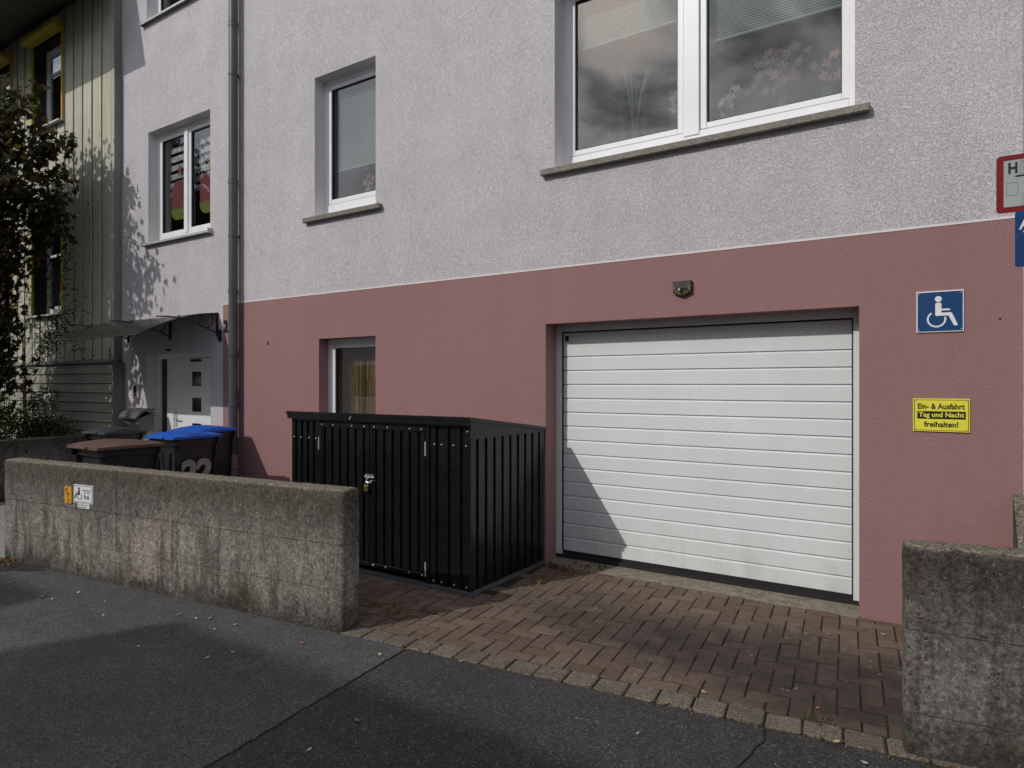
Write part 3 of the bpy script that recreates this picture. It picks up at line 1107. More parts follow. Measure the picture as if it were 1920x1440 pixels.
# front door
door = MB()
h = HOLES_W['door']
bars(door, h[0] - .02, h[1] + .02, 0.0, h[3] + .01, .07, 5.205, 5.285, .04, .004)
door.cbox(-9.30, -9.135, 5.200, 5.285, .04, 1.94, .004)
door = door.build('front_door', MAT['pvc'], house)
MB().box(-9.50, -9.30, 5.24, 5.25, .05, 1.94).build('side_light', MAT['dark_glass'], door)
MB().cbox(-9.128, -8.058, 5.215, 5.275, .045, 1.935, .006).build('door_leaf', MAT['pvc'], door)
mb = MB()
bars(mb, -9.06, -8.12, .14, 1.84, .012, 5.208, 5.216, .012, .003)
mb.build('leaf_moulding', MAT['pvc'], door)
for z0, z1 in ((1.55, 1.75), (1.20, 1.39), (.85, 1.04)):
    MB().box(-8.685, -8.48, 5.2085, 5.214, z0, z1).build('door_pane', MAT['dark_glass'], door)
MB().box(-8.73, -8.48, 5.2085, 5.214, 1.885, 1.922).build('letter_slot', MAT['sign_black'], door)
MB().tube([(-9.075, 5.215, 1.10), (-9.075, 5.165, 1.10), (-8.96, 5.16, 1.10)], .010, 6).cbox(-9.095, -9.055, 5.205, 5.216, .98, 1.20, .004).build('door_handle', MAT['steel'], door)

# garage door
GY = 5.262
gd = MB()
gd.cbox(GAR[0] - .02, -2.899, 5.238, 5.30, .02, 2.05, .003)
gd.cbox(-.545, GAR[1] + .02, 5.238, 5.30, .02, 2.05, .003)
gd.cbox(GAR[0] - .02, GAR[1] + .02, 5.236, 5.30, 2.051, GAR[3] + .02, .003)
gd = gd.build('garage_door', MAT['garage_white'], house)
zs = [2.038, 1.830] + [1.830 - .1249 * k for k in range(1, 14)] + [.0815]
for k in range(len(zs) - 1):
    zt, zb = zs[k], zs[k + 1]
    prof = [(GY, zb + .0005), (GY, zt - .020), (GY + .010, zt - .010), (GY + .010, zt - .001), (GY + .03, zt - .001), (GY + .03, zb + .0005)]
    if k == 0:
        prof = [(GY, zb + .0005), (GY, zt), (GY + .03, zt), (GY + .03, zb + .0005)]
    MB().prism_x(prof, -2.890, -.556).build('slat', MAT['garage_white'], gd)
mb = MB()
mb.box(-2.952, -.492, GY + .004, GY + .028, .012, .080)
mb.box(-2.952, -.492, 5.233, GY + .004, .012, .050)
mb.build('bottom_seal', MAT['rubber'], gd)
mb = MB()
mb.box(-2.8985, -2.8905, 5.246, 5.29, .08, 2.05)
mb.box(-.5555, -.5455, 5.246, 5.29, .08, 2.05)
mb.box(-2.899, -.546, 5.246, 5.285, 2.0385, 2.0505)
mb.build('side_seal', MAT['rubber'], gd)
MB().cbox(-2.872, -2.835, GY - .006, GY, 1.965, 2.013, .002).build('badge', MAT['sign_black'], gd)
MB().lathe([(.009, 0), (.009, -.005), (.005, -.008)], (-2.855, GY, .175), 8, 'y').build('screw', MAT['steel'], gd)
mb = MB()
mb.prism_x([(F - .030, -.06), (F - .030, -.002), (F - .02, .004), (5.235, .018), (5.34, .02), (5.34, -.06)], GAR[0] + .001, GAR[1] - .001)
mb.build('threshold', MAT['concrete_floor'], house)

# downpipe
dp = MB()
PX, PY, PR = -7.388, 4.965, .054
dp.lathe([(PR, .70), (PR, 9.15)], (PX, PY, 0), 20)
dp = dp.build('downpipe', MAT['zinc'], house, smooth=True)
for z in (1.98, 2.75, 4.10, 6.05, 7.6):
    MB().lathe([(PR + .001, z - .05), (PR + .005, z - .045), (PR + .005, z), (PR + .008, z + .004), (PR + .001, z + .009)], (PX, PY, 0), 20).build('pipe_sleeve', MAT['zinc'], dp, smooth=True)
for z in (3.40, 5.4, 1.3):
    mb = MB().lathe([(PR + .003, z), (PR + .006, z), (PR + .006, z + .028), (PR + .003, z + .028)], (PX, PY, 0), 20)
    mb.box(PX - .012, PX + .012, PY + PR, F + .02, z, z + .028)
    mb.build('pipe_clip', MAT['zinc'], dp, smooth=True)
MB().lathe([(.064, 0), (.064, .52), (.076, .53), (.076, .60), (.066, .61), (.066, .69), (.056, .71)], (PX, PY, 0), 20).build('standpipe', MAT['pink_paint'], dp, smooth=True)

# house number
for ch, cx, cz in (('2', -7.664, 2.318), ('7', -7.540, 2.385)):
    mb = MB()
    put_text(mb, ch, lambda a, b: (a, F - .012, b), cx, cz, .085, .155, .02)
    put_text(mb, ch, lambda a, b: (a, F - .002, b), cx, cz, .085, .155, .02)
    mb.build('house_number', MAT['black_iron'], house, fix=False)

# small fittings in the wall
MB().lathe([(.0075, 0), (.006, .02)], (.281, F - .001, 1.98), 8, 'y').build('plug_hole', MAT['sign_black'], house)
mb = MB().cbox(-6.832, -6.808, F - .014, F, 2.055, 2.092, .004)
mb.build('outside_sensor', MAT['mail_grey'], house)

# ================================================================== walls, neighbours
def concrete_wall(name, p0, direction, length, thick, rows, cols, label, mat, top_r=.034, step=.03, seed=0, lift=0):
    """board-marked wall; each cast panel is a block of its own on a darker core"""
    root = empty(name, (p0[0], p0[1], 0), label, 'wall')

    def P(s, d, z):
        q = Vector((p0[0], p0[1], 0)) + E_S * (s * direction) + N_S * d
        return Vector((q.x, q.y, z))
    H = rows[-1]
    core = MB()
    c0 = [P(.012, .012, 0), P(length - .012, .012, 0), P(length - .012, thick - .012, 0), P(.012, thick - .012, 0)]
    core.prism_z([(q.x, q.y) for q in c0], -.12, H - .02)
    core.build('core', MAT['tar'], root)
    for ri in range(len(rows) - 1):
        for ci in range(len(cols) - 1):
            z0, z1 = rows[ri], rows[ri + 1]
            s0, s1 = cols[ci], cols[ci + 1]
            top = ri == len(rows) - 2
            g = .0022
            za, zb = (z0 + (g if ri else 0)), (z1 if top else z1 - g)
            sa, sb = s0 + (g if ci else 0), s1 - (g if ci < len(cols) - 2 else 0)
            off = random.Random(seed + ri * 7 + ci).uniform(-.0025, .0025)
            def line(a, b, lo_r, hi_r):
                n_ = max(2, int((b - a) / step))
                pts = [a + (b - a) * q / n_ for q in range(n_ + 1)]
                if lo_r: pts = [a, a + lo_r * .3, a + lo_r * .7] + [p for p in pts if p > a + lo_r]
                if hi_r: pts = [p for p in pts if p < b - hi_r] + [b - hi_r * .7, b - hi_r * .3, b]
                return pts
            rr = top_r
            Sl = line(sa, sb, rr if ci == 0 else 0, rr if ci == len(cols) - 2 else 0)
            Dl = line(0, thick, rr, rr)
            Zl = line(za, zb, 0, rr if top else 0)
            ns, nd, nz = len(Sl) - 1, len(Dl) - 1, len(Zl) - 1
            idx, v, f = {}, [], []

            def vert(i, j, k):
                key = (i, j, k)
                if key in idx: return idx[key]
                s, d, z = Sl[i], Dl[j], Zl[k]
                inner = Vector((min(max(s, rr), length - rr), min(max(d, rr), thick - rr), min(z, H - rr)))
                dv = Vector((s, d, z)) - inner
                if dv.length > rr:
                    q0 = inner + dv.normalized() * rr
                    s, d, z = q0
                near = 1.0 + .35 * (1 if (abs(dv.x) > 1e-5) + (abs(dv.y) > 1e-5) + (abs(dv.z) > 1e-5) > 1 else 0)
                q = P(s, d, z)
                nvec = Vector((noise_v(q, 27, seed), noise_v(q, 27, seed + 30), noise_v(q, 27, seed + 60))) * .0032 * near
                nvec += Vector((noise_v(q, 2.0, seed), noise_v(q, 2.0, seed + 9), noise_v(q, 2.0, seed + 20))) * .004
                q = q + nvec
                if j == 0: q = q + N_S * off
                idx[key] = len(v)
                v.append(tuple(q))
                return idx[key]
            for i in range(ns):
                for k in range(nz):
                    f.append([vert(i, 0, k), vert(i + 1, 0, k), vert(i + 1, 0, k + 1), vert(i, 0, k + 1)])
                    f.append([vert(i, nd, k), vert(i, nd, k + 1), vert(i + 1, nd, k + 1), vert(i + 1, nd, k)])
            for i in range(ns):
                for j in range(nd):
                    f.append([vert(i, j, nz), vert(i + 1, j, nz), vert(i + 1, j + 1, nz), vert(i, j + 1, nz)])
                    f.append([vert(i, j, 0), vert(i, j + 1, 0), vert(i + 1, j + 1, 0), vert(i + 1, j, 0)])
            for j in range(nd):
                for k in range(nz):
                    f.append([vert(0, j, k), vert(0, j, k + 1), vert(0, j + 1, k + 1), vert(0, j + 1, k)])
                    f.append([vert(ns, j, k), vert(ns, j + 1, k), vert(ns, j + 1, k + 1), vert(ns, j, k + 1)])
            MB().add(v, f).build('panel', mat, root, smooth=True)
    return root


concrete_wall('concrete_wall', (-3.190, 2.918), -1, 3.95, .17, [-.03, .262, .552, .905], [0, 2.315, 3.95],
              'weathered concrete wall beside the shed carrying small signs', MAT['concrete_patch'], seed=3)
concrete_wall('concrete_wall', (-.148, 3.283), 1, 4.6, .17, [-.03, .181, .530, .892], [0, 2.6, 4.6],
              'stained concrete wall at the right of the driveway', MAT['concrete'], seed=40, step=.022)
# garden wall running back to the timber house
gw = MB()
gw.cbox(-11.02, -10.85, 2.05, 4.86, -.1, .81, .02)
tag(gw.build('garden_wall', MAT['concrete'], org=(-10.93, 3.4, 0)), 'low dark concrete wall under the shrubs at the left', 'wall')
# stone stair wall at the right edge
sw = MB()
sw.prism_x([(4.62, -.1), (4.62, .60), (F - .004, .912), (F - .004, -.1)], .345, .75)
tag(sw.build('stair_wall', MAT['concrete'], org=(.5, 4.9, 0)), 'rough stone stair wall at the right end of the pink front', 'wall')

# neighbour on the right, just past the corner
nb = empty('cream_house', (4.4, F + .02, 0), 'cream rendered house past the right corner', 'house')
mb = MB().box(.3926, 8.4, F + .0005, 14, -.1, 8.8)
mb.build('wall', MAT['beige'], nb)
MB().prism_x([(F - .4, 8.8), (F - .4, 8.92), (9.5, 12.2), (14.4, 8.92), (14.4, 8.8)], .445, 8.6).build('roof', MAT['roof'], nb)
for x in (1.6, 4.0, 6.2):
    for z in (3.4, 6.3):
        mb = MB()
        bars(mb, x, x + 1.2, z, z + 1.4, .07, F - .01, F + .05)
        w_ = mb.build('window', MAT['pvc'], nb)
        MB().box(x + .07, x + 1.13, F + .004, F + .009, z + .07, z + 1.33).build('pane', MAT['dark_glass'], w_)

# ================================================================== timber house on the left
TF = 4.95
th = empty('timber_house', (-13, TF, 0), 'grey green timber clad house with yellow window frames', 'house')
TX0, TX1 = -19.0, -10.262
T_HOLES = [(-13.0, -11.90, 5.85, 7.30), (-13.0, -11.90, 2.74, 4.30), (-14.95, -13.86, 5.85, 7.30), (-14.95, -13.86, 2.74, 4.30), (-17.4, -16.2, 5.85, 7.3)]
mb = MB()
wall_cells(mb, TX0, TX1, -.1, 8.2, T_HOLES, TF + .062)
for hh in T_HOLES:
    reveals(mb, hh, TF + .005, TF + .30)
mb.build('backing_wall', MAT['dark_wall'], th, fix=False)
mb = MB()
mb.box(TX0, TX1 - .001, 11.8, 12, -.1, 8.2)
mb.box(TX0, TX0 + .1, TF + .04, 11.8, -.1, 8.2)
mb.box(TX1 - .1, TX1 - .003, TF + .04, 11.8, -.1, 8.2)
mb.build('side_wall', MAT['timber_trim'], th)
pitch = .2985
k = 0
x = TX1 - .085
while x > TX0 + .3:
    xa, xb = x - pitch + .022, x - .022
    spans = [(1.93, 7.75)]
    for hh in T_HOLES:
        if xb > hh[0] - .02 and xa < hh[1] + .02:
            new = []
            for s0, s1 in spans:
                if s1 <= hh[2] or s0 >= hh[3]:
                    new.append((s0, s1))
                else:
                    if hh[2] - s0 > .05: new.append((s0, hh[2]))
                    if s1 - hh[3] > .05: new.append((hh[3], s1))
            full_in = xa >= hh[0] - .02 and xb <= hh[1] + .02
            if full_in:
                spans = new
            else:
                # board partly beside the opening: a strip passes it
                if xa < hh[0] - .03: MB().cbox(xa, hh[0] - .005, TF, TF + .058, hh[2], hh[3], .003).build('cladding_board', MAT['timber'], th)
                if xb > hh[1] + .03: MB().cbox(hh[1] + .005, xb, TF, TF + .058, hh[2], hh[3], .003).build('cladding_board', MAT['timber'], th)
                spans = new
    for s0, s1 in spans:
        d = random.uniform(-.002, .002)
        MB().cbox(xa, xb, TF + d, TF + .058, s0, s1, .004).build('cladding_board', MAT['timber'], th)
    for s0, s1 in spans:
        MB().box(xa - .0435, xa - .0005, TF + .012, TF + .060, s0, s1).build('groove_shade_strip', MAT['dark_wall'], th)  # dark filler in each board gap, painted in place of the groove's shade
    x -= pitch
    k += 1
MB().cbox(TX1 - .082, TX1 - .002, TF - .008, TF + .03, 1.93, 7.75, .004).build('corner_board', MAT['timber'], th)
MB().cbox(TX1 - .002, TX1 + .020, TF - .008, F - .004, 1.93, 7.75, .003).build('corner_board', MAT['timber_trim'], th)
# horizontal siding of the base
BX1 = -10.155
base_y = 4.885
zl = [1.875, 1.728, 1.580, 1.440, 1.292, 1.150, 1.004, .86, .72, .58, .44, .30, .16, .02]
for i in range(len(zl) - 1):
    zt, zb = zl[i], zl[i + 1]
    MB().prism_x([(base_y - .008, zb + .012), (base_y - .008, zb + .022), (base_y + .012, zt + .003), (base_y + .03, zt + .003), (base_y + .03, zb + .012)], -18.8, BX1 - .012).build('siding_board', MAT['timber_h'], th)
mb = MB().box(-18.8, BX1 - .03, base_y + .03, TF + .02, -.1, 1.9)
mb.build('base_backing', MAT['dark_wall'], th)
MB().cbox(BX1 - .012, BX1 + .006, base_y - .012, F - .003, -.05, 1.89, .003).build('end_board', MAT['timber_trim'], th)
MB().prism_x([(base_y - .03, 1.892), (base_y - .03, 1.918), (TF + .002, 1.955), (TF + .002, 1.892)], -18.8, BX1 + .012).build('ledge', MAT['timber_trim'], th)
MB().tube([(-10.36, TF - .02, 1.96), (-10.36, TF - .02, 2.10), (-10.345, TF - .005, 2.13)], .012, 6).build('vent_pipe', MAT['timber_trim'], th)
for hh in T_HOLES:
    x0, x1, z0, z1 = hh
    yf = TF + .20
    mb = MB()
    bars(mb, x0 - .01, x1 + .01, z0 + .03, z1, .07, yf, yf + .07, .07, .004)
    w_ = mb.build('window', MAT['pvc'], th)
    bars_mb = MB()
    bars(bars_mb, x0 + .06, x1 - .06, z0 + .10, z1 - .07, .05, yf + .01, yf + .06, .06, .004)
    bars_mb.cbox(x0 + .11, x1 - .11, yf + .012, yf + .055, z0 + 1.0, z0 + 1.045, .004)
    bars_mb.build('sash', MAT['pvc'], w_)
    MB().box(x0 + .1, x1 - .1, yf + .030, yf + .036, z0 + .15, z1 - .11).build('pane', MAT['glass'], w_)
    for xa in (x0 - .028, x1 - .008):
        MB().cbox(xa, xa + .036, TF - .028, TF + .012, z0 - .01, z1 + .02, .004).build('shutter_rail', MAT['yellow'], w_)
    mb = MB()
    yb = TF - .005
    mb.prism_x([(yb, z1 - .01), (yb - .11, z1 - .01), (yb - .155, z1 + .035), (yb - .155, z1 + .095), (yb - .11, z1 + .14), (yb, z1 + .14)], x0 - .05, x1 + .05)
    mb.build('shutter_box', MAT['yellow'], w_)
    mb = MB()
    mb.prism_x([(TF - .09, z0 - .045), (TF - .09, z0 - .02), (TF + .20, z0 + .028), (TF + .20, z0 - .01)], x0 - .05, x1 + .04)
    mb.build('sill', MAT['alu'], w_)
    MB().box(x0 - .3, x1 + .3, TF + 1.0, TF + 1.05, z0 - .3, z1 + .3).build('room_back', MAT['room'], w_)
# eaves and roof
mb = MB()
mb.prism_x([(3.95, 7.19), (3.95, 7.26), (8.5, 12.6), (8.6, 12.5), (4.93, 8.2), (4.93, 7.60)], TX0 - .2, -10.16)
mb.build('roof', MAT['soffit'], th)
mb = MB()
mb.prism_x([(12.9, 7.3), (8.52, 12.62), (8.6, 12.4), (12.8, 7.2)], TX0 - .2, -10.16)
mb.build('roof', MAT['roof'], th)
MB().tube([(TX0, 3.90, 7.18), (-10.17, 3.90, 7.18)], .06, 10).build('gutter', MAT['zinc'], th)

# ================================================================== houses across the street (they shade the pavement)
def block(name, x0, x1, yfront, depth, H, label, wallmat):
    r = empty(name, ((x0 + x1) / 2, yfront, 0), label, 'house')
    MB().box(x0, x1, yfront - depth, yfront, -.2, H - .25).build('wall', wallmat, r)
    MB().box(x0 - .0, x1 + .0, yfront - depth, yfront + .03, H - .25, H).build('parapet', MAT['alu'], r)
    n = int((x1 - x0) / 3.0)
    for i in range(n):
        for z in (1.0, 3.9, 6.6):
            if z + 1.4 > H - .4: continue
            xa = x0 + (x1 - x0) * (i + .5) / n - .7
            mb = MB()
            bars(mb, xa, xa + 1.4, z, z + 1.4, .08, yfront + .0, yfront + .05)
            w = mb.build('window', MAT['pvc'], r)
            MB().box(xa + .08, xa + 1.32, yfront + .004, yfront + .012, z + .08, z + 1.32).build('pane', MAT['dark_glass'], w)
    return r


YB = -8.0
block('flat_roofed_house', -9.24, 11, YB, 9, (2.44 - YB) * .83, 'long flat roofed house across the street behind the viewer', MAT['white_smooth'])
block('flat_roofed_house', -24, -10.42, YB, 9, (2.22 - YB) * .83, 'second flat roofed house across the street behind a narrow gap', MAT['white_smooth'])

# ================================================================== the black metal shed
SX0, SX1, SY0, SY1 = -4.985, -2.955, 3.945, 5.015
shed = empty('bin_shed', ((SX0 + SX1) / 2, (SY0 + SY1) / 2, 0), 'black corrugated metal shed with a sloping roof beside the garage', 'shed')


def ribbed(x0, x1, z0, z1, y, n, groove=.024, depth=.018, edge=.02):
    """sheet with n recessed grooves, seen from -y"""
    prof = [(x0, 0)]
    for k in range(n):
        c = x0 + edge + (x1 - x0 - 2 * edge) * (k + .5) / n
        prof += [(c - groove / 2 - .006, 0), (c - groove / 2, depth), (c + groove / 2, depth), (c + groove / 2 + .006, 0)]
    prof.append((x1, 0))
    return prof


def ribbed_front(name, x0, x1, z0, z1, y, n, parent, **kw):
    prof = ribbed(x0, x1, z0, z1, y, n, **kw)
    mb = MB()
    for (a, da), (b, db) in zip(prof[:-1], prof[1:]):
        mb.quad((a, y + da, z0), (b, y + db, z0), (b, y + db, z1), (a, y + da, z1))
    mb.box(x0 + .001, x1 - .001, y + .020, y + .028, z0, z1)
    return mb.build(name, MAT['shed'], parent, fix=False)


ribbed_front('front_panel', SX0, -4.625, .03, 1.285, SY0, 4, shed)
ribbed_front('front_panel', -3.352, SX1, .03, 1.285, SY0, 3, shed)
dl = ribbed_front('door', -4.598, -3.986, .075, 1.245, SY0 - .012, 6, shed, groove=.020)
dr = ribbed_front('door', -3.978, -3.382, .075, 1.245, SY0 - .012, 6, shed, groove=.020)
for d, x0, x1 in ((dl, -4.598, -3.986), (dr, -3.978, -3.382)):
    for za, zb in ((1.205, 1.248), (.072, .105)):
        MB().cbox(x0, x1, SY0 - .018, SY0 - .001, za, zb, .003).build('door_rail', MAT['shed'], d)
    for xa in (x0, x1 - .035):
        MB().cbox(xa, xa + .035, SY0 - .0185, SY0 - .001, .106, 1.204, .003).build('door_stile', MAT['shed'], d)
for xa, xb in ((-4.632, -4.601), (-3.379, -3.345)):
    MB().cbox(xa, xb, SY0 - .014, SY0 + .01, .03, 1.285, .003).build('door_post', MAT['shed'], shed)
MB().cbox(SX0, SX1, SY0 - .008, SY0 + .012, 1.25, 1.292, .003).build('lintel', MAT['shed'], shed)
# right side: ribbed sheet below, plain sloped trim above
prof = ribbed(SY0 + .01, SY1, 0, 0, 0, 9)
mb = MB()
for (a, da), (b, db) in zip(prof[:-1], prof[1:]):
    mb.quad((SX1 - da, a, .03), (SX1 - db, b, .03), (SX1 - db, b, 1.175), (SX1 - da, a, 1.175))
mb.box(SX1 - .028, SX1 - .020, SY0 + .01, SY1, .03, 1.175)
mb.build('side_panel', MAT['shed'], shed, fix=False)
mb = MB()
mb.prism_x([(SY0 - .006, 1.166), (SY1, 1.166), (SY1, 1.172), (SY0 - .006, 1.310)], SX1 - .008, SX1 + .006)
mb.build('side_trim', MAT['shed'], shed)
MB().cbox(SX1 - .03, SX1 + .004, SY0 - .006, SY0 + .03, .03, 1.166, .004).build('corner_post', MAT['shed'], shed)
mb = MB().box(SX0, SX0 + .012, SY0 + .01, SY1, .03, 1.17)
mb.prism_x([(SY0 + .01, 1.17), (SY1, 1.17), (SY0 + .01, 1.30)], SX0, SX0 + .012)
mb.build('side_panel', MAT['shed'], shed)
MB().box(SX0 + .02, SX1 - .03, SY1 - .012, SY1, .03, 1.17).build('back_panel', MAT['shed'], shed)
mb = MB()
mb.prism_x([(SY0 - .045, 1.308), (SY0 - .045, 1.335), (SY1 + .012, 1.203), (SY1 + .012, 1.176)], SX0 - .025, SX1 + .03)
mb.prism_x([(SY0 - .04, 1.270), (SY0 - .04, 1.307), (SY0 - .03, 1.306), (SY0 - .03, 1.270)], SX0 - .015, SX1 + .012)
mb.build('roof', MAT['shed'], shed)
MB().box(SX0 - .004, SX1 + .008, SY0 - .02, SY0 + .02, .0, .030).box(SX1 - .02, SX1 + .012, SY0 + .021, SY1, .0, .028).build('base_rail', MAT['rail'], shed)
bolt_me = MB().lathe([(.0070, 0), (.0066, -.0035), (.0033, -.006)], (0, 0, 0), 8, 'y').mesh('bolt', MAT['steel'])
for bx, bz, by in [(-4.95, 1.10, 0), (-4.86, 1.10, 0), (-4.75, 1.10, 0), (-4.66, 1.10, 0), (-4.56, 1.226, -.018), (-4.42, 1.226, -.018), (-4.19, 1.226, -.018),
                   (-4.04, 1.226, -.018), (-3.93, 1.226, -.018), (-3.78, 1.226, -.018), (-3.54, 1.226, -.018), (-3.42, 1.226, -.018),
                   (-4.19, 1.285, -.04), (-4.18, 1.30, -.04), (-3.30, 1.115, 0), (-3.23, 1.115, 0), (-3.115, 1.115, 0), (-2.995, 1.115, 0), (-2.975, 1.225, -.008),
                   (-3.94, .09, -.018), (-3.80, .09, -.018), (-3.55, .09, -.018), (-3.41, .09, -.018), (-3.31, .06, 0), (-3.23, .06, 0), (-3.11, .06, 0), (-2.99, .06, 0)]:
    o = bpy.data.objects.new('bolt', bolt_me)
    COL.objects.link(o)
    o.parent = shed
    so = ORIGIN[shed.name]
    o.location = (bx - so[0], SY0 + by - so[1], bz - so[2])
for d, hx, zs_ in ((dl, -4.603, (1.06, .15)), (dr, -3.379, (1.075, .14))):
    for z in zs_:
        MB().cbox(hx - .006, hx + .006, SY0 - .022, SY0 - .014, z - .055, z + .055, .002).build('hinge', MAT['steel'], d)
mb = MB()
mb.cbox(-4.035, -3.925, SY0 - .026, SY0 - .016, .805, .820, .002)
for bx in (-4.01, -3.98, -3.945):
    mb.lathe([(.007, -.02), (.007, -.03)], (bx, SY0, .828), 8, 'y')
mb.tube([(-3.99, SY0 - .02, .80), (-3.99, SY0 - .045, .795), (-3.99, SY0 - .045, .775), (-3.965, SY0 - .045, .768)], .006, 6)
mb.lathe([(.010, -.018), (.010, -.04)], (-3.955, SY0, .775), 8, 'y')
mb.build('bolt_latch', MAT['steel'], dr)
pl = empty('padlock', (-3.99, SY0 - .045, .715), 'small brass padlock hanging on the shed latch', 'padlock')
MB().cbox(-4.012, -3.968, SY0 - .058, SY0 - .034, .695, .745, .005).build('lock_body', MAT['brass'], pl)
MB().tube([(-4.004, SY0 - .046, .742), (-4.004, SY0 - .046, .765), (-3.998, SY0 - .046, .775), (-3.990, SY0 - .046, .778), (-3.982, SY0 - .046, .775), (-3.976, SY0 - .046, .765), (-3.976, SY0 - .046, .742)], .0035, 6).build('shackle', MAT['steel'], pl)

# ================================================================== door canopy
can = empty('door_canopy', (-8.93, F, 2.2), 'curved smoked canopy on black scroll brackets over the front door', 'canopy')


def can_z(t):
    """height of the canopy at distance t (0 wall .. 1 front)"""
    return 2.492 - .335 * t ** 1.75


YC = 4.02
CX = (-7.835, -8.93, -10.04)
for i in range(2):
    v, f = [], []
    n = 14
    xa, xb = CX[i] + .008 * (i == 0) - .0006, CX[i + 1] + .0006 - .008 * (i == 1)
    for k in range(n + 1):
        t = k / n
        y = F - .01 - (F - .01 - YC) * t
        z = can_z(t)
        v += [(xa, y, z), (xb, y, z), (xa, y, z - .005), (xb, y, z - .005)]
    for k in range(n):
        b = 4 * k
        f += [(b, b + 1, b + 5, b + 4), (b + 2, b + 6, b + 7, b + 3), (b, b + 4, b + 6, b + 2), (b + 1, b + 3, b + 7, b + 5)]
    f += [(0, 2, 3, 1), (4 * n, 4 * n + 1, 4 * n + 3, 4 * n + 2)]
    MB().add(v, f).build('canopy_sheet', MAT['poly'], can, smooth=True)
for xc in CX:
    mb = MB()
    top = [(xc, F - .01 - (F - .01 - YC) * k / 14, can_z(k / 14) - .012) for k in range(15)]
    mb.tube(top, .010, 6)
    mb.cbox(xc - .014, xc + .014, F - .028, F - .001, 2.19, 2.50, .004)
    low = [(xc, F - .02 - .78 * t, 2.235 + (.16 * math.sin(t * math.pi * .62))) for t in [k / 12 for k in range(13)]]
    mb.tube(low, .009, 6)
    for k in (2, 4, 6, 8):
        t = k / 12
        y0 = F - .02 - .78 * t
        z0 = 2.235 + .16 * math.sin(t * math.pi * .62)
        tt = (F - .01 - y0) / (F - .01 - YC)
        z1 = can_z(max(0, tt - .0)) - .015
        arc = [(xc, y0 + .045 * math.sin(a * math.pi) + .06 * a, z0 + (z1 - z0) * a) for a in [q / 6 for q in range(7)]]
        mb.tube(arc, .007, 5)
        mb.lathe([(.013, -.006), (.013, .006)], (xc, y0 + .02, z0 + .02), 8, 'x')
    mb.build('bracket', MAT['black_iron'], can)
MB().tube([(CX[0], YC, can_z(1) - .004), (CX[2], YC, can_z(1) - .004)], .009, 6).build('front_bar', MAT['black_iron'], can)
MB().tube([(CX[0], F - .014, 2.492), (CX[2], F - .014, 2.492)], .010, 6).build('wall_bar', MAT['black_iron'], can)
# scroll hook beside the canopy
sh = MB()
for s, zc in ((1, 2.235), (-1, 2.17)):
    pts = []
    for q in range(22):
        a = q / 21 * 3.6 * math.pi
        r = .012 + .030 * q / 21
        pts.append((-7.775 + r * math.cos(a) * .9, F - .02, zc + r * math.sin(a) * s))
    sh.tube(pts, .006, 5)
sh.cbox(-7.80, -7.755, F - .014, F - .001, 2.12, 2.28, .003)
tag(sh.build('scroll_hook', MAT['black_iron'], org=(-7.775, F, 2.2)), 'small black iron scroll hook beside the canopy bracket', 'hook')

# mailbox, intercom, lamp
mbx = empty('mailbox', (-9.58, F, .95), 'brown grey metal mailbox with a hooded lid beside the front door', 'mailbox')
mb = MB()
mb.prism_x([(F - .001, .92), (F - .16, .92), (F - .215, 1.02), (F - .215, 1.10), (F - .001, 1.18)], -9.80, -9.36)
mb.build('box', MAT['mail_grey'], mbx)
mb = MB()
mb.prism_x([(F - .001, 1.235), (F - .10, 1.235), (F - .20, 1.195), (F - .265, 1.12), (F - .27, 1.10), (F - .255, 1.10), (F - .19, 1.17), (F - .10, 1.205), (F - .001, 1.205)], -9.825, -9.335)
mb.build('hood', MAT['mail_grey'], mbx)
MB().box(-9.70, -9.46, F - .217, F - .2155, 1.045, 1.065).build('slot', MAT['sign_black'], mbx)
ic = empty('intercom', (-9.82, F, 1.37), 'small metal door intercom panel on the white wall', 'intercom')
MB().cbox(-9.885, -9.735, F - .03, F - .001, 1.37, 1.575, .006).build('panel', MAT['alu'], ic)
MB().cbox(-9.85, -9.79, F - .042, F - .031, 1.45, 1.56, .004).build('speaker_grille', MAT['sign_black'], ic)
MB().lathe([(.02, -.031), (.018, -.042)], (-9.80, F, 1.42), 10, 'y').build('button', MAT['sign_black'], ic)
dl_ = MB().cbox(-9.02, -8.93, F - .03, F - .001, 2.035, 2.065, .006)
tag(dl_.build('door_sensor', MAT['sign_black'], org=(-8.97, F, 2.05)), 'tiny black sensor above the front door', 'sensor')

lamp = empty('wall_lamp', (-1.712, F, 2.32), 'small black faceted solar lamp above the garage door', 'lamp')
LX = -1.712
outl = [(-.072, .058), (.072, .058), (.072, -.030), (0, -.060), (-.072, -.030)]
mb = MB()
mb.prism_y([(LX + a, 2.322 + b) for a, b in outl], F - .030, F - .001)
mb.build('housing', MAT['sign_black'], lamp)
ap = (LX, F - .062, 2.318)          # apex of the faceted front
tl, tr_, br, bc, bl_ = [(LX + a * .93, F - .031, 2.322 + b * .93) for a, b in outl]
ml, mr = (LX - .036, F - .055, 2.324), (LX + .036, F - .055, 2.324)
bk = (LX, F - .056, 2.305)
MB().add([tl, tr_, mr, bk, ml], [(0, 4, 3, 2, 1)]).build('solar_panel', MAT['shed'], lamp)
for tri in ([tl, bl_, ml], [tr_, mr, br], [bl_, bc, bk, ml], [bc, br, mr, bk]):
    MB().add(tri, [tuple(range(len(tri)))]).build('lens', MAT['lamp_lens'], lamp)
mb = MB()
for a_, b_ in ((ml, bl_), (mr, br), (bk, bc), (ml, bk), (mr, bk), (ml, tl), (mr, tr_)):
    mb.tube([a_, b_], .0035, 5)
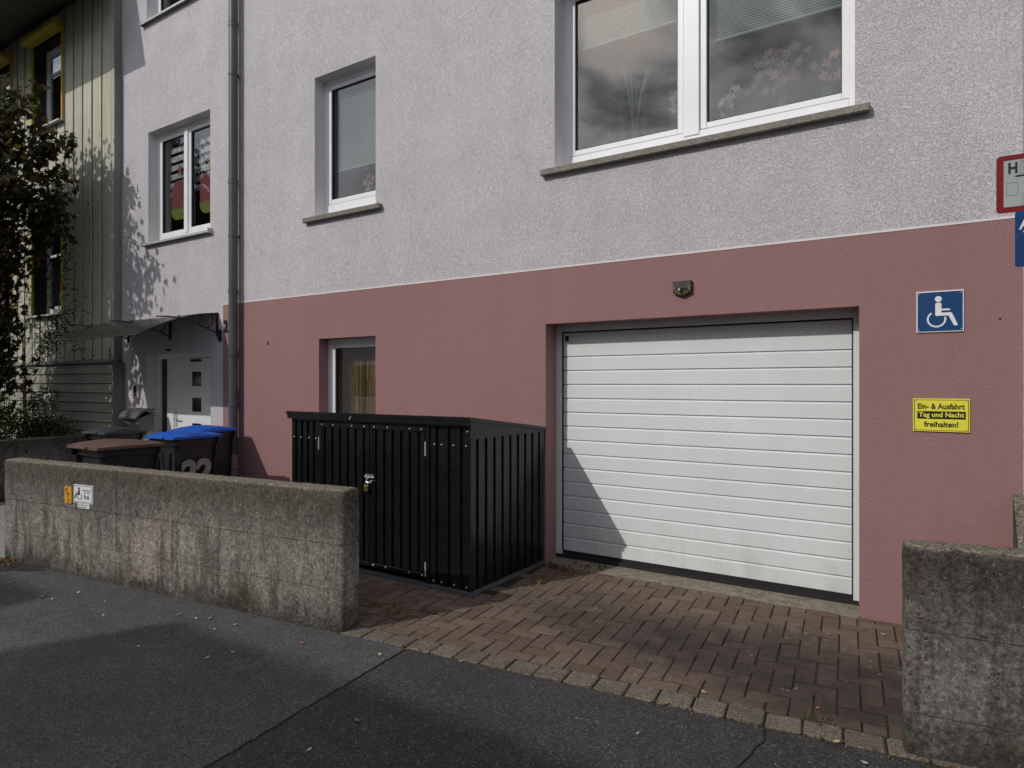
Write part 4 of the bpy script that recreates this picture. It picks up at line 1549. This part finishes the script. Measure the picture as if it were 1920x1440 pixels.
mb.build('lens_bar', MAT['sign_black'], lamp)
MB().lathe([(.008, -.056), (.007, -.064), (.003, -.067)], (LX - .012, F, 2.312), 10, 'y').build('motion_sensor', MAT['sign_white'], lamp)

# ================================================================== signs
def wheelchair(mb, fn, cx, cz, s, mirrored=False):
    """wheelchair user, s = height of the figure"""
    m = -1 if mirrored else 1

    def g(a, b): return fn(cx + m * a * s, cz + b * s)
    n = 20
    c = (-.02, .41)
    mb.add([g(c[0] + .095 * math.cos(2 * math.pi * k / n), c[1] + .095 * math.sin(2 * math.pi * k / n)) for k in range(n)], [tuple(range(n))])
    # torso, thigh, shank, arm
    for poly in ([(-.105, .25), (-.09, .278), (-.06, .29), (.02, .29), (.05, .278), (.065, .25), (.065, -.135), (-.07, -.135), (-.097, -.122), (-.105, -.10)],
                 [(.0652, .09), (.0652, .035), (.30, .035), (.28, .09)],
                 [(.0652, -.035), (.32, -.035), (.345, -.05), (.37, -.11), (.255, -.135), (.0652, -.135)],
                 [(.2555, -.1352), (.3702, -.1105), (.50, -.43), (.49, -.46), (.40, -.46)]):
        mb.add([g(*p) for p in poly], [tuple(range(len(poly)))])
    n = 40
    cc, r0, r1 = (-.07, -.24), .215, .265
    a0, a1 = R(125), R(375)
    ring = []
    for k in range(n + 1):
        a = a0 + (a1 - a0) * k / n
        ring += [(cc[0] + r0 * math.cos(a), cc[1] + r0 * math.sin(a)), (cc[0] + r1 * math.cos(a), cc[1] + r1 * math.sin(a))]
    mb.add([g(*p) for p in ring], [(2 * k, 2 * k + 1, 2 * k + 3, 2 * k + 2) for k in range(n)])


def wall_sign(name, x0, x1, z0, z1, mat, label, y=F, t=.006, tilt=(0, 0)):
    r = empty(name, ((x0 + x1) / 2, y, (z0 + z1) / 2), label, 'sign')
    return r


# blue wheelchair sign
s1 = empty('wheelchair_sign', (-.030, F, 2.044), 'square blue wheelchair sign on the pink wall', 'sign')
MB().cbox(-.158, .098, F - .010, F - .002, 1.912, 2.177, .002).build('plate', MAT['sign_white'], s1)
MB().box(-.151, .091, F - .0112, F - .0100, 1.919, 2.170).build('blue_field', MAT['sign_blue'], s1)
mb = MB()
wheelchair(mb, lambda a, b: (a, F - .0125, b), -.034, 2.043, .198)
mb.build('wheelchair_symbol', MAT['sign_white'], s1, fix=False)
mb = MB()
for a, b in ((-.143, 2.160), (.082, 2.161), (-.142, 1.929), (.082, 1.930)):
    mb.lathe([(.004, -.0115), (.003, -.0140)], (a, F, b), 8, 'y')
mb.build('screw', MAT['steel'], s1)

# yellow keep clear sign
s2 = empty('keep_clear_sign', (-.023, F, 1.38), 'yellow keep clear sign with black lettering on the pink wall', 'sign')
y2 = F - .010
sk = -.004
MB().cbox(-.177, .130, y2, F - .002, 1.274, 1.486, .0015).build('plate', MAT['sign_yellow'], s2)
mb = MB()
bars(mb, -.170, .123, 1.281, 1.479, .0032, y2 - .0012, y2 - .0002, .0032, .0002)
mb.build('border', MAT['sign_black'], s2)
MB().box(-.153, .107, y2 - .0012, y2 - .0002, 1.356, 1.405).build('black_bar', MAT['sign_black'], s2)
mb = MB()
put_text(mb, 'freihalten!', lambda a, b: (a, y2 - .0015, b), -.024, 1.322, .184, .036, .025)
mb.build('lettering', MAT['sign_black'], s2, fix=False)
mb = MB()
put_text(mb, 'Ein- & Ausfahrt', lambda a, b: (a, y2 - .0015, b), -.024, 1.437, .252, .036, .025)
mb.build('lettering', MAT['sign_black'], s2, fix=False)
mb = MB()
put_text(mb, 'Tag und Nacht', lambda a, b: (a, y2 - .0028, b), -.023, 1.379, .244, .041, .027)
mb.build('lettering', MAT['sign_yellow'], s2, fix=False)
mb = MB()
for a, b in ((-.162, 1.471), (.115, 1.471), (-.162, 1.289), (.115, 1.289)):
    mb.lathe([(.0035, -.0108), (.0028, -.0125)], (a, F, b), 8, 'y')
mb.build('screw', MAT['steel'], s2)

# hydrant signs on a post
HYA = R(0)
hp = empty('sign_post', (.272, 2.985, 0), 'grey round post at the right edge carrying two signs', 'post')
MB().lathe([(.03, 0), (.03, 2.5), (.026, 2.505)], (.282, 2.985, 0), 16).build('pole', MAT['alu'], hp, smooth=True)
hs = empty('hydrant_sign', (.278, 2.925, 2.288), 'white hydrant sign with a thick red border on the post', 'sign')
yh = 2.922
MB().prism_y(round_rect(.281, 2.288, .258, .202, .012), yh, yh + .004).build('plate', MAT['sign_red'], hs)
MB().prism_y(round_rect(.281, 2.288, .216, .164, .003), yh - .0012, yh - .0002).build('white_field', MAT['sign_grey'], hs)
mb = MB()
T = lambda a, b: (a, yh - .0018, b)
put_text(mb, 'H', T, .199, 2.342, .026, .040, .035)
put_text(mb, '100', T, .272, 2.342, .085, .040, .012)
put_text(mb, '6,5', T, .272, 2.288, .085, .040, .008)
mb.add([T(.206, 2.309), T(.345, 2.309), T(.345, 2.315), T(.206, 2.315)], [(0, 1, 2, 3)])
mb.build('lettering', MAT['sign_black'], hs, fix=False)
mb = MB()
for cx, cz in ((.197, 2.268), (.237, 2.342), (.272, 2.342), (.307, 2.342), (.243, 2.228), (.281, 2.228)):
    bars(mb, cx - .0165, cx + .0165, cz - .0225, cz + .0225, .0007, yh - .0018, yh - .0014, .0007, .0001)
mb.build('digit_box', MAT['sign_black'], hs)
ws = empty('water_sign', (.278, 2.925, 2.09), 'narrow blue water pipe sign under the hydrant sign', 'sign')
MB().prism_y(round_rect(.278, 2.090, .146, .196, .008), yh - .001, yh + .004).build('plate', MAT['sign_blue2'], ws)
mb = MB()
T2 = lambda a, b: (a, yh - .0022, b)
put_text(mb, 'W', T2, .245, 2.178, .016, .011, .01)
put_text(mb, 'AS 80', T2, .277, 2.141, .122, .038, .012)
mb.add([T2(.228, 2.112), T2(.335, 2.112), T2(.335, 2.117), T2(.228, 2.117)], [(0, 1, 2, 3)])
mb.build('lettering', MAT['sign_white'], ws, fix=False)

# signs on the concrete wall (wall plane at distance s from its right end)
WP = (-3.205, 2.918)


def wallpt(s, d, z):
    q = Vector((WP[0], WP[1], 0)) - E_S * s + N_S * d
    return (q.x, q.y, z)


def wprism(poly, d0, d1):
    return MB().prism(poly, lambda a, b: wallpt(a, d0, b), lambda a, b: wallpt(a, d1, b))


def wall_s(X): return (WP[0] - X) / E_S.x


sO = [2.975, 2.877]
gs = empty('gas_marker', wallpt((sO[0] + sO[1]) / 2, 0, .68), 'small orange pipe marker plate on the concrete wall', 'sign')
cO = (sO[0] + sO[1]) / 2
wprism(round_rect(cO, .657, .098, .140, .012), -.013, .004).build('plate', MAT['sign_orange'], gs)
mb = MB()
TO = lambda a, b: wallpt(cO * 2 - a if False else a, -.0145, b)
TOm = lambda a, b: wallpt(2 * cO - a, -.0145, b)
put_text(mb, 'S', TOm, cO - .018, .700, .024, .028, .012)
put_text(mb, 'T', TOm, cO + .002, .658, .052, .036, .014)
put_text(mb, '2', TOm, cO + .004, .612, .028, .026, .004)
mb.build('lettering', MAT['sign_black'], gs, fix=False)
sW = [2.847, 2.585]
cW = (sW[0] + sW[1]) / 2
ps = empty('parking_plate', wallpt(cW, 0, .70), 'white wheelchair parking plate on the concrete wall', 'sign')
wprism(round_rect(cW, .678, .262, .150, .010), -.012, .004).build('plate', MAT['sign_white'], ps)
mb = wprism(round_rect(cW, .678, .248, .136, .008), -.0132, -.0122)
mb.build('plate_edge', MAT['sign_black'], ps)
wprism(round_rect(cW, .678, .241, .129, .007), -.0142, -.0134).build('plate_face', MAT['sign_white'], ps)
mb = MB()
TW = lambda a, b: wallpt(2 * cW - a, -.0155, b)
wheelchair(mb, lambda a, b: wallpt(2 * cW - (cW + (a - cW) * 1.25 - .055), -.0155, b), cW, .682, .100, True)
put_text(mb, 'mit Parkausweis', TW, cW + .050, .712, .122, .014, .004)
put_text(mb, 'Nr. 123', TW, cW + .052, .692, .070, .016, .004)
put_text(mb, 'frei', TW, cW + .050, .658, .072, .036, .010)
mb.build('lettering', MAT['sign_black'], ps, fix=False)
sS = [2.795, 2.635]
cS = (sS[0] + sS[1]) / 2
ss = empty('small_plate', wallpt(cS, 0, .60), 'tiny white text plate below the wheelchair parking plate', 'sign')
wprism(round_rect(cS, .580, .160, .040, .003), -.011, .004).build('plate', MAT['sign_white'], ss)
mb = MB()
TS = lambda a, b: wallpt(2 * cS - a, -.0125, b)
put_text(mb, 'Parkplatz für', TS, cS - .002, .588, .128, .011, .008)
put_text(mb, 'Bewohner', TS, cS - .010, .572, .108, .011, .008)
mb.build('lettering', MAT['sign_black'], ss, fix=False)

# ================================================================== wheelie bins
def wheelie(name, x, y, w, d, h, lid, label, rz=0.0, mark=None, group=None):
    """front edge faces -y; (x, y) is the middle of the body's footprint"""
    r = empty(name, (0, 0, 0), label, 'bin', group)
    hw, hd = w / 2, d / 2
    body = MB()
    rings = [(0.02, .78, .70), (.10, .80, .74), (h * .80, .95, .93), (h * .86, .97, .95), (h * .86, 1.02, 1.02), (h * .93, 1.03, 1.03)]
    v = []
    for z, fw, fd in rings:
        c = .04
        for sx, sy in ((-1, -1), (1, -1), (1, 1), (-1, 1)):
            X, Y = sx * hw * fw, sy * hd * fd + (1 - fd) * hd * .35
            a = (X - sx * c, Y) if sx * sy > 0 else (X, Y - sy * c)
            b = (X, Y - sy * c) if sx * sy > 0 else (X - sx * c, Y)
            v += [(a[0], a[1], z), (b[0], b[1], z)]
    f = []
    for i in range(len(rings) - 1):
        for k in range(8):
            f.append((i * 8 + k, i * 8 + (k + 1) % 8, (i + 1) * 8 + (k + 1) % 8, (i + 1) * 8 + k))
    f.append(tuple(range(8))[::-1])
    f.append(tuple((len(rings) - 1) * 8 + k for k in range(8)))
    body.add(v, f)
    for k in (-.25, .25):
        body.cbox(w * k - .012, w * k + .012, -hd * .98, -hd * .86, h * .45, h * .80, .004)
    body.build('bin_body', MAT['bin_body'], r)
    L = MB()
    n = 10
    v, f = [], []
    zt = h * .935
    for k in range(n + 1):
        t = k / n
        Y = -hd * 1.10 + t * (2.16 * hd)
        arch = .036 * math.sin(math.pi * min(1, t * 1.02) ** .8) + .012
        for q, (xx, zz) in enumerate(((-1.05, -.012), (-1.05, .014), (-.93, arch * .82 + .006), (-.45, arch + .012), (0, arch + .016), (.45, arch + .012), (.93, arch * .82 + .006), (1.05, .014), (1.05, -.012))):
            v.append((xx * hw, Y, zt + zz))
    m_ = 9
    for k in range(n):
        for q in range(m_ - 1):
            f.append((k * m_ + q, k * m_ + q + 1, (k + 1) * m_ + q + 1, (k + 1) * m_ + q))
    f.append(tuple(range(m_))[::-1])
    f.append(tuple(n * m_ + q for q in range(m_)))
    L.add(v, f)
    L.add([(-1.05 * hw, -hd * 1.10, zt - .012), (1.05 * hw, -hd * 1.10, zt - .012), (1.05 * hw, hd * 1.06, zt - .012), (-1.05 * hw, hd * 1.06, zt - .012)], [(3, 2, 1, 0)])
    L.cbox(-hw * .35, hw * .35, -hd * 1.17, -hd * 1.085, zt - .01, zt + .014, .005)
    L.build('lid', lid, r, smooth=True)
    H_ = MB()
    H_.tube([(-hw * .85, hd * 1.02, h * .90), (-hw * .85, hd * 1.16, h * .925), (hw * .85, hd * 1.16, h * .925), (hw * .85, hd * 1.02, h * .90)], .014, 8)
    H_.build('handle', MAT['bin_body'], r)
    for s in (-1, 1):
        MB().lathe([(.03, -.025), (.095, -.022), (.1, 0), (.095, .022), (.03, .025)], (s * (hw * .84 + .02), hd * .78, .1), 14, 'x').build('wheel', MAT['rubber'], r)
    if mark:
        mb = MB()
        put_text(mb, mark, lambda a, b: (hw * .90 + (b - .45) * .10 * hw + .012, a, b), -.01, h * .60, .37, .27, .055)
        mb.build('painted_number', MAT['white_paint_mark'], r, fix=False)
    r.location = (x, y, -.02)
    r.rotation_euler = (0, 0, rz)
    return r


wheelie('wheelie_bin', -6.72, 3.27, .56, .58, 1.075, MAT['bin_brown'], 'brown lidded wheelie bin just behind the concrete wall')
wheelie('wheelie_bin', -6.97, 4.10, .47, .54, 1.10, MAT['bin_blue'], 'blue lidded wheelie bin with a number sprayed on its side', .05, '22')
wheelie('wheelie_bin', -7.42, 4.62, .47, .50, 1.12, MAT['bin_blue'], 'rear blue lidded wheelie bin beside the downpipe', .10)
wheelie('wheelie_bin', -8.85, 4.28, .48, .50, 1.06, MAT['bin_grey'], 'dark grey lidded wheelie bin under the mailbox', .08)

# ================================================================== plants
MAPLE = [(0, -.30), (.10, -.06), (.34, -.20), (.30, -.02), (.52, .08), (.34, .16), (.46, .42), (.22, .30), (.14, .40), (0, .72), (-.14, .40), (-.22, .30), (-.46, .42), (-.34, .16), (-.52, .08), (-.30, -.02), (-.34, -.20), (-.10, -.06)]
OVAL = [(0, -.5), (.2, -.2), (.24, .1), (0, .55), (-.24, .1), (-.2, -.2)]


def leaf(mb, c, size, shape, rng, droop=.5, dirn=None):
    n = Vector((rng.gauss(0, .6), rng.gauss(-.5, .6), rng.uniform(.1, 1))).normalized()
    d = Vector(dirn) if dirn is not None else Vector((rng.gauss(0, 1), rng.gauss(0, 1), -droop + rng.gauss(0, .5)))
    t = d - n * d.dot(n)
    if t.length < 1e-4: t = n.orthogonal()
    t.normalize()
    s = n.cross(t)
    fold = rng.uniform(.05, .35)
    v = [Vector(c) + s * (a * size) + t * (b * size) + n * (abs(a) * fold * size - .25 * b * b * size) for a, b in shape]
    k = len(v)
    mid = Vector(c) + t * (.1 * size)
    v.append(mid)
    mb.add(v, [(i, (i + 1) % k, k) for i in range(k)])


rng = random.Random(21)
maple = empty('maple_tree', (-12.5, 3.75, 0), 'dark maple tree with turning leaves in front of the timber house', 'tree')
trunk = MB()
trunk.tube([(-12.5, 3.75, 0), (-12.48, 3.76, .8), (-12.42, 3.74, 1.8), (-12.45, 3.78, 3.0), (-12.38, 3.75, 4.3), (-12.4, 3.7, 5.6)], [.14, .12, .10, .085, .06, .02], 10)
crown_pts = []
ends = []
for k in range(84):
    z0 = rng.uniform(1.2, 5.2)
    a = rng.uniform(-math.pi, math.pi)
    if k < 58: a = rng.uniform(-.9, .9)
    reach = rng.uniform(1.2, 2.45) * (1.0 - .36 * abs(z0 - 3.4) / 2.6)
    if z0 < 2.4: reach *= .74
    p0 = Vector((-12.45, 3.76, z0))
    p3 = p0 + Vector((math.cos(a) * reach, math.sin(a) * reach * .42, rng.uniform(.25, .95)))
    p3.y = min(p3.y, 4.62)
    pm = (p0 + p3) / 2 + Vector((0, 0, rng.uniform(.05, .3)))
    pts = [p0, (p0 * 2 + pm) / 3, pm, (pm + p3 * 1.2) / 2.2, p3]
    trunk.tube(pts, [.028, .022, .016, .010, .004], 5)
    for t in range(1, 5):
        ends.append((pts[t], .26 if t < 4 else .30))
for k in range(26):
    p3 = Vector((rng.uniform(-11.5, -10.45), rng.uniform(2.75, 3.5), rng.uniform(2.2, 5.1)))
    p0 = Vector((-12.45, 3.76, max(1.2, p3.z - rng.uniform(.4, 1.2))))
    pm = (p0 + p3) / 2 + Vector((0, 0, .15))
    trunk.tube([p0, pm, p3], [.026, .016, .004], 5)
    ends += [(pm, .28), (p3, .30), ((pm + p3) / 2, .28)]
for e in ((-10.35, 4.32, 4.92), (-10.55, 4.30, 4.62), (-10.75, 4.40, 4.30), (-10.60, 4.42, 3.80), (-10.45, 4.36, 5.05), (-10.95, 4.35, 4.95), (-10.9, 4.4, 4.05)):
    p3 = Vector(e)
    p0 = Vector((-12.42, 3.76, p3.z - .7))
    pm = (p0 + p3) / 2 + Vector((0, 0, .22))
    pq = (pm + p3) / 2 + Vector((0, 0, .06))
    trunk.tube([p0, pm, pq, p3], [.022, .014, .009, .003], 5)
    ends += [(pq, .17), (p3, .13), ((pq + p3) / 2, .14)]
trunk.build('trunk', MAT['bark'], maple, smooth=True)
crown = MB()
for c, rad in ends:
    for k in range(23):
        q = c + Vector((rng.gauss(0, rad * .8), rng.gauss(0, rad * .55), rng.gauss(-.05, rad * .55)))
        if q.y > 4.80: q.y = 4.80 - rng.random() * .3
        leaf(crown, q, rng.uniform(.09, .15), MAPLE, rng, .8)
crown.build('crown', MAT['maple_leaf'], maple, fix=False)

rose = empty('climbing_rose', (-11.3, 4.7, 0), 'thin climbing rose with one red bloom against the timber wall', 'shrub')
st, lv = MB(), MB()
for k in range(15):
    x0 = -12.62 + rng.uniform(-.06, .06)
    zt = rng.uniform(2.2, 3.75)
    xe = rng.uniform(-11.3, -10.35)
    pts = [(x0, 4.70, 0), (x0 + rng.uniform(-.04, .06), 4.68, zt * .7), ((x0 * .6 + xe * .4), 4.66, zt * .9), (x0 * .25 + xe * .75, 4.62, zt + .12), (xe, 4.60 + rng.uniform(-.1, .1), zt - rng.uniform(.0, .45))]
    st.tube(pts, [.006, .005, .004, .003, .002], 5)
    for j in range(64):
        t = rng.uniform(1.6, 4)
        i = min(int(t), 3)
        q = Vector(pts[i]).lerp(Vector(pts[i + 1]), t - i) + Vector((rng.gauss(0, .07), rng.gauss(0, .05), rng.gauss(0, .07)))
        leaf(lv, q, rng.uniform(.03, .055), OVAL, rng, .3)
st.build('stem', MAT['bark'], rose)
lv.build('foliage', MAT['rose_leaf'], rose, fix=False)
fl = MB()
for k in range(14):
    leaf(fl, (-10.92 + rng.gauss(0, .015), 4.55 + rng.gauss(0, .015), 3.02 + rng.gauss(0, .02)), .07, OVAL, rng, 0)
fl.build('bloom', MAT['red_flower'], rose, fix=False)


def shrub(name, cx, cy, rx, ry, z0, z1, n, label, size, mat, seed, sprigs=6):
    rg = random.Random(seed)
    r = empty(name, (cx, cy, 0), label, 'shrub', 'shrubs behind the garden wall')
    stem, fol = MB(), MB()
    cl = []
    for k in range(26):
        a = rg.uniform(0, 2 * math.pi)
        q = math.sqrt(rg.random())
        p = Vector((cx + rx * q * math.cos(a), cy + ry * q * math.sin(a), z0 + (z1 - z0) * rg.uniform(.25, .95) * (1 - .25 * q)))
        stem.tube([(cx + .3 * rx * math.cos(a), cy + .3 * ry * math.sin(a), 0), ((cx + p.x) / 2, (cy + p.y) / 2, p.z * .6), p], [.010, .007, .003], 5)
        cl.append((p, .17))
    for k in range(sprigs):
        a = rg.uniform(0, 2 * math.pi)
        p = Vector((cx + rx * .8 * math.cos(a), cy + ry * .7 * math.sin(a), z1))
        top = p + Vector((rg.uniform(-.1, .15), 0, rg.uniform(.15, .4)))
        stem.tube([(p.x, p.y, z0 + .2), p, top], [.006, .004, .002], 5)
        cl.append((top, .05)); cl.append(((p + top) / 2, .06))
    for p, rad in cl:
        for j in range(int(n * (rad / .17) ** 1.2)):
            q = p + Vector((rg.gauss(0, rad), rg.gauss(0, rad * .8), rg.gauss(0, rad * .7)))
            leaf(fol, q, size * rg.uniform(.7, 1.3), OVAL, rg, -.2)
    stem.build('stem', MAT['bark'], r)
    fol.build('foliage', mat, r, fix=False)


shrub('garden_shrub', -11.55, 3.75, .50, .45, .25, 1.58, 150, 'bright tipped bushy shrub at the left above the garden wall', .055, MAT['hedge_leaf'], 5)
shrub('garden_shrub', -11.45, 4.50, .42, .25, .2, 1.12, 140, 'low dark shrub beside the timber siding', .05, MAT['hedge_leaf'], 6, 4)
shrub('garden_shrub', -12.6, 3.45, .60, .55, .2, 1.45, 150, 'dense shrub under the maple at the left picture edge', .055, MAT['hedge_leaf'], 9)

# house plants in the windows
def flower(mb, c, size, rg, petals=5):
    n = Vector((rg.gauss(0, .3), -1, rg.gauss(.1, .3))).normalized()
    u = n.orthogonal().normalized()
    w_ = n.cross(u)
    a0 = rg.random() * 6
    for k in range(petals):
        a = a0 + 2 * math.pi * k / petals
        d = u * math.cos(a) + w_ * math.sin(a)
        s = n.cross(d)
        c_ = Vector(c)
        mb.add([c_, c_ + d * size * .5 + s * size * .34 + n * size * .1, c_ + d * size + s * size * .12, c_ + d * size - s * size * .12, c_ + d * size * .5 - s * size * .34 + n * size * .1], [(0, 1, 2, 3, 4)])


def potted(name, x, y, z, label, kind, mat, n, spread, hgt, seed, pot='cream'):
    rg = random.Random(seed)
    r = empty(name, (x, y, z), label, 'plant')
    MB().lathe([(.05, z), (.062, z + .02), (.078, z + .085), (.080, z + .10), (.072, z + .10), (.07, z + .085)], (x, y, 0), 16).build('pot', MAT[pot], r, smooth=True)
    lf = MB()
    for k in range(12 if kind == 'blade' else 7):
        a = rg.uniform(0, 2 * math.pi)
        L = rg.uniform(.5, 1) * (hgt if kind == 'blade' else .2)
        b = Vector((x, y, z + .09))
        lean = rg.uniform(.08, .35)
        m1 = b + Vector((math.cos(a) * lean * L * .4, math.sin(a) * lean * L * .2, L * .6))
        m2 = b + Vector((math.cos(a) * lean * L, math.sin(a) * lean * L * .5, L))
        wd = .012 if kind == 'blade' else .028
        sd = Vector((1, 0, 0)) * wd
        lf.add([b - sd * .6, b + sd * .6, m1 + sd, m1 - sd, m2], [(0, 1, 2, 3), (3, 2, 4)])
    lf.build('leaves', MAT['plant_green'], r, fix=False)
    if n:
        st_, fl_ = MB(), MB()
        for j in range(max(1, n // 6)):
            xe = x + rg.uniform(-spread, spread)
            top = Vector((xe, y - .02, z + hgt * rg.uniform(.75, 1)))
            st_.tube([(x, y, z + .08), ((x * 2 + xe) / 3, y, z + hgt * .5), top], [.004, .003, .002], 5)
        for j in range(n):
            flower(fl_, (x + rg.gauss(0, spread * .6), y - .03 + rg.gauss(0, .03), z + hgt * rg.uniform(.45, 1.0)), rg.uniform(.035, .05), rg)
        st_.build('stalk', MAT['plant_green'], r)
        fl_.build('blossom', MAT[mat], r, fix=False)
    return r


SZ = 3.600
potted('spider_plant', -2.27, 5.42, SZ, 'tall grassy plant in a cream pot in the wide window', 'blade', None, 0, 0, .78, 1)
potted('peach_orchid', -1.90, 5.42, SZ, 'pale peach flower left of the window mullion', 'broad', 'petal_pink', 5, .05, .40, 2, 'bin_body')
potted('white_orchid', -1.47, 5.42, SZ, 'small grey white flowering plant right of the mullion', 'broad', 'petal_white', 8, .07, .33, 3, 'bin_body')
potted('purple_orchid', -1.06, 5.42, SZ, 'bushy purple orchid in the right pane of the wide window', 'broad', 'petal_purple', 34, .16, .56, 4, 'bin_body')
potted('peach_hibiscus', -.74, 5.42, SZ, 'peach coloured flower at the right end of the wide window', 'broad', 'petal_peach', 6, .07, .42, 5, 'bin_body')
potted('window_flower', -5.42, 5.40, SZ, 'pale pink flowers in the narrow window', 'broad', 'petal_pink', 14, .10, .32, 6, 'bin_body')

# ================================================================== fallen leaves, litter, weeds
LEAFS = [(-6.52, 2.27, 'p'), (-6.21, 2.21, 'p'), (-5.85, 2.29, 'y'), (-5.60, 2.19, 'p'), (-5.46, 2.20, 'y'), (-5.47, 2.38, 'y'), (-5.09, 2.39, 'p'), (-4.79, 2.24, 'p'),
         (-4.37, 2.52, 'b'), (-4.13, 2.60, 'p'), (-4.20, 2.55, 'y'), (-3.88, 2.62, 'p'), (-3.92, 2.50, 'y'), (-3.27, 2.66, 'b'), (-3.50, 2.35, 'p'), (-4.05, 2.09, 'y'),
         (-3.55, 2.22, 'y'), (-2.75, 2.80, 'y'), (-2.30, 2.19, 'b'), (-2.29, 1.90, 'y'), (-1.16, 2.80, 'p'), (-2.30, 2.98, 'p')]
LEAFS2 = [(-1.10, 3.30, 'b'), (-1.03, 3.36, 'y'), (-.80, 4.63, 'b'), (-.52, 3.50, 'b'), (-.40, 3.21, 'y'), (-.28, 3.10, 'p'), (-1.15, 3.14, 'b'), (-1.90, 5.02, 'p'), (-2.05, 4.2, 'p'), (-.33, 4.75, 'p')]
LM = {'p': ('leaf_pale', 'bleached'), 'y': ('leaf_yellow', 'pale yellow'), 'b': ('leaf_brown', 'orange brown')}
for lst, where, grp in ((LEAFS, 'asphalt pavement', 'leaves on the pavement'), (LEAFS2, 'driveway stones', 'leaves on the driveway')):
    for x, y, c in lst:
        mb = MB()
        rg = random.Random(int(x * 1000 + y * 77))
        s = rg.uniform(.022, .040)
        a = rg.uniform(0, 6.28)
        n = len(OVAL)
        v = [(x + (p[0] * math.cos(a) - p[1] * math.sin(a)) * s, y + (p[0] * math.sin(a) + p[1] * math.cos(a)) * s, .006 + .25 * s * (abs(p[1]) + rg.random() * .6)) for p in OVAL]
        v += [(q[0], q[1], q[2] - .0012) for q in v]
        mb.add(v, [tuple(range(n)), tuple(range(2 * n - 1, n - 1, -1))] + [(i, (i + 1) % n, n + (i + 1) % n, n + i) for i in range(n)])
        o = mb.build('fallen_leaf', MAT[LM[c][0]], org=(x, y, 0))
        same = sorted(q[0] + .6 * q[1] for q in lst if q[2] == c)
        pos = same.index(x + .6 * y)
        ORD = ('leftmost', 'second', 'third', 'fourth', 'fifth', 'sixth', 'seventh', 'eighth', 'ninth', 'tenth')
        tag(o, 'small %s leaf on the %s, %s of these' % (LM[c][1], where, ORD[pos] + (' from the left' if pos else '')), 'leaf', LM[c][1] + ' ' + grp)
lit = MB()
rg = random.Random(4)


def pile(cx, cy, rx, ry, n, s0=.02, s1=.05, ang=0.0):
    for k in range(n):
        a, b = rg.gauss(0, rx * .5), rg.gauss(0, ry * .5)
        x = cx + a * math.cos(ang) - b * math.sin(ang)
        y = cy + a * math.sin(ang) + b * math.cos(ang)
        leaf(lit, (x, y, .012 + rg.random() * .02), rg.uniform(s0, s1), OVAL, rg, 0)


pile(-2.80, 4.93, .22, .10, 60)
pile(-2.55, 5.12, .20, .05, 14)
pile(-2.72, 4.55, .18, .16, 16)
pile(-3.25, 3.42, .40, .10, 46, ang=.1)
pile(-2.55, 4.0, .25, .2, 14, .01, .025)
pile(-6.9, 2.42, .35, .10, 50)
for k in range(150):
    p = street(K0, rg.uniform(-.4, 3.0), rg.gauss(-.006, .012), 0)
    if rg.random() < .5: p = street(K0, rg.uniform(1.2, 2.9), rg.gauss(-.006, .012), 0)
    leaf(lit, (p[0], p[1], .006), rg.uniform(.008, .022), OVAL, rg, 0)
for k in range(60):
    p = street((-3.205, 2.918), -rg.uniform(0, 3.7), rg.gauss(-.02, .012), 0)
    leaf(lit, (p[0], p[1], .006), rg.uniform(.008, .02), OVAL, rg, 0)
tag(lit.build('leaf_litter', MAT['litter'], fix=False), 'dry brown leaf litter in corners and joints', kind='stuff')
for x, y, n, s, lab in ((-3.36, 3.22, 26, .05, 'small green weed in the shade behind the concrete wall'), (-.52, 3.36, 40, .055, 'straw coloured grass tuft between kerb and driveway stones')):
    w_ = MB()
    for k in range(n):
        a = rg.uniform(0, 6.28)
        L = rg.uniform(.4, 1) * s * 1.5
        b = Vector((x + rg.gauss(0, .035), y + rg.gauss(0, .012), 0))
        tip = b + Vector((math.cos(a) * L, math.sin(a) * L, L * rg.uniform(.3, .9)))
        sd = Vector((-math.sin(a), math.cos(a), 0)) * .004
        w_.add([b - sd, b + sd, tip], [(0, 1, 2)])
    tag(w_.build('weed', MAT['weed'], org=(x, y, 0), fix=False), lab, 'weed')
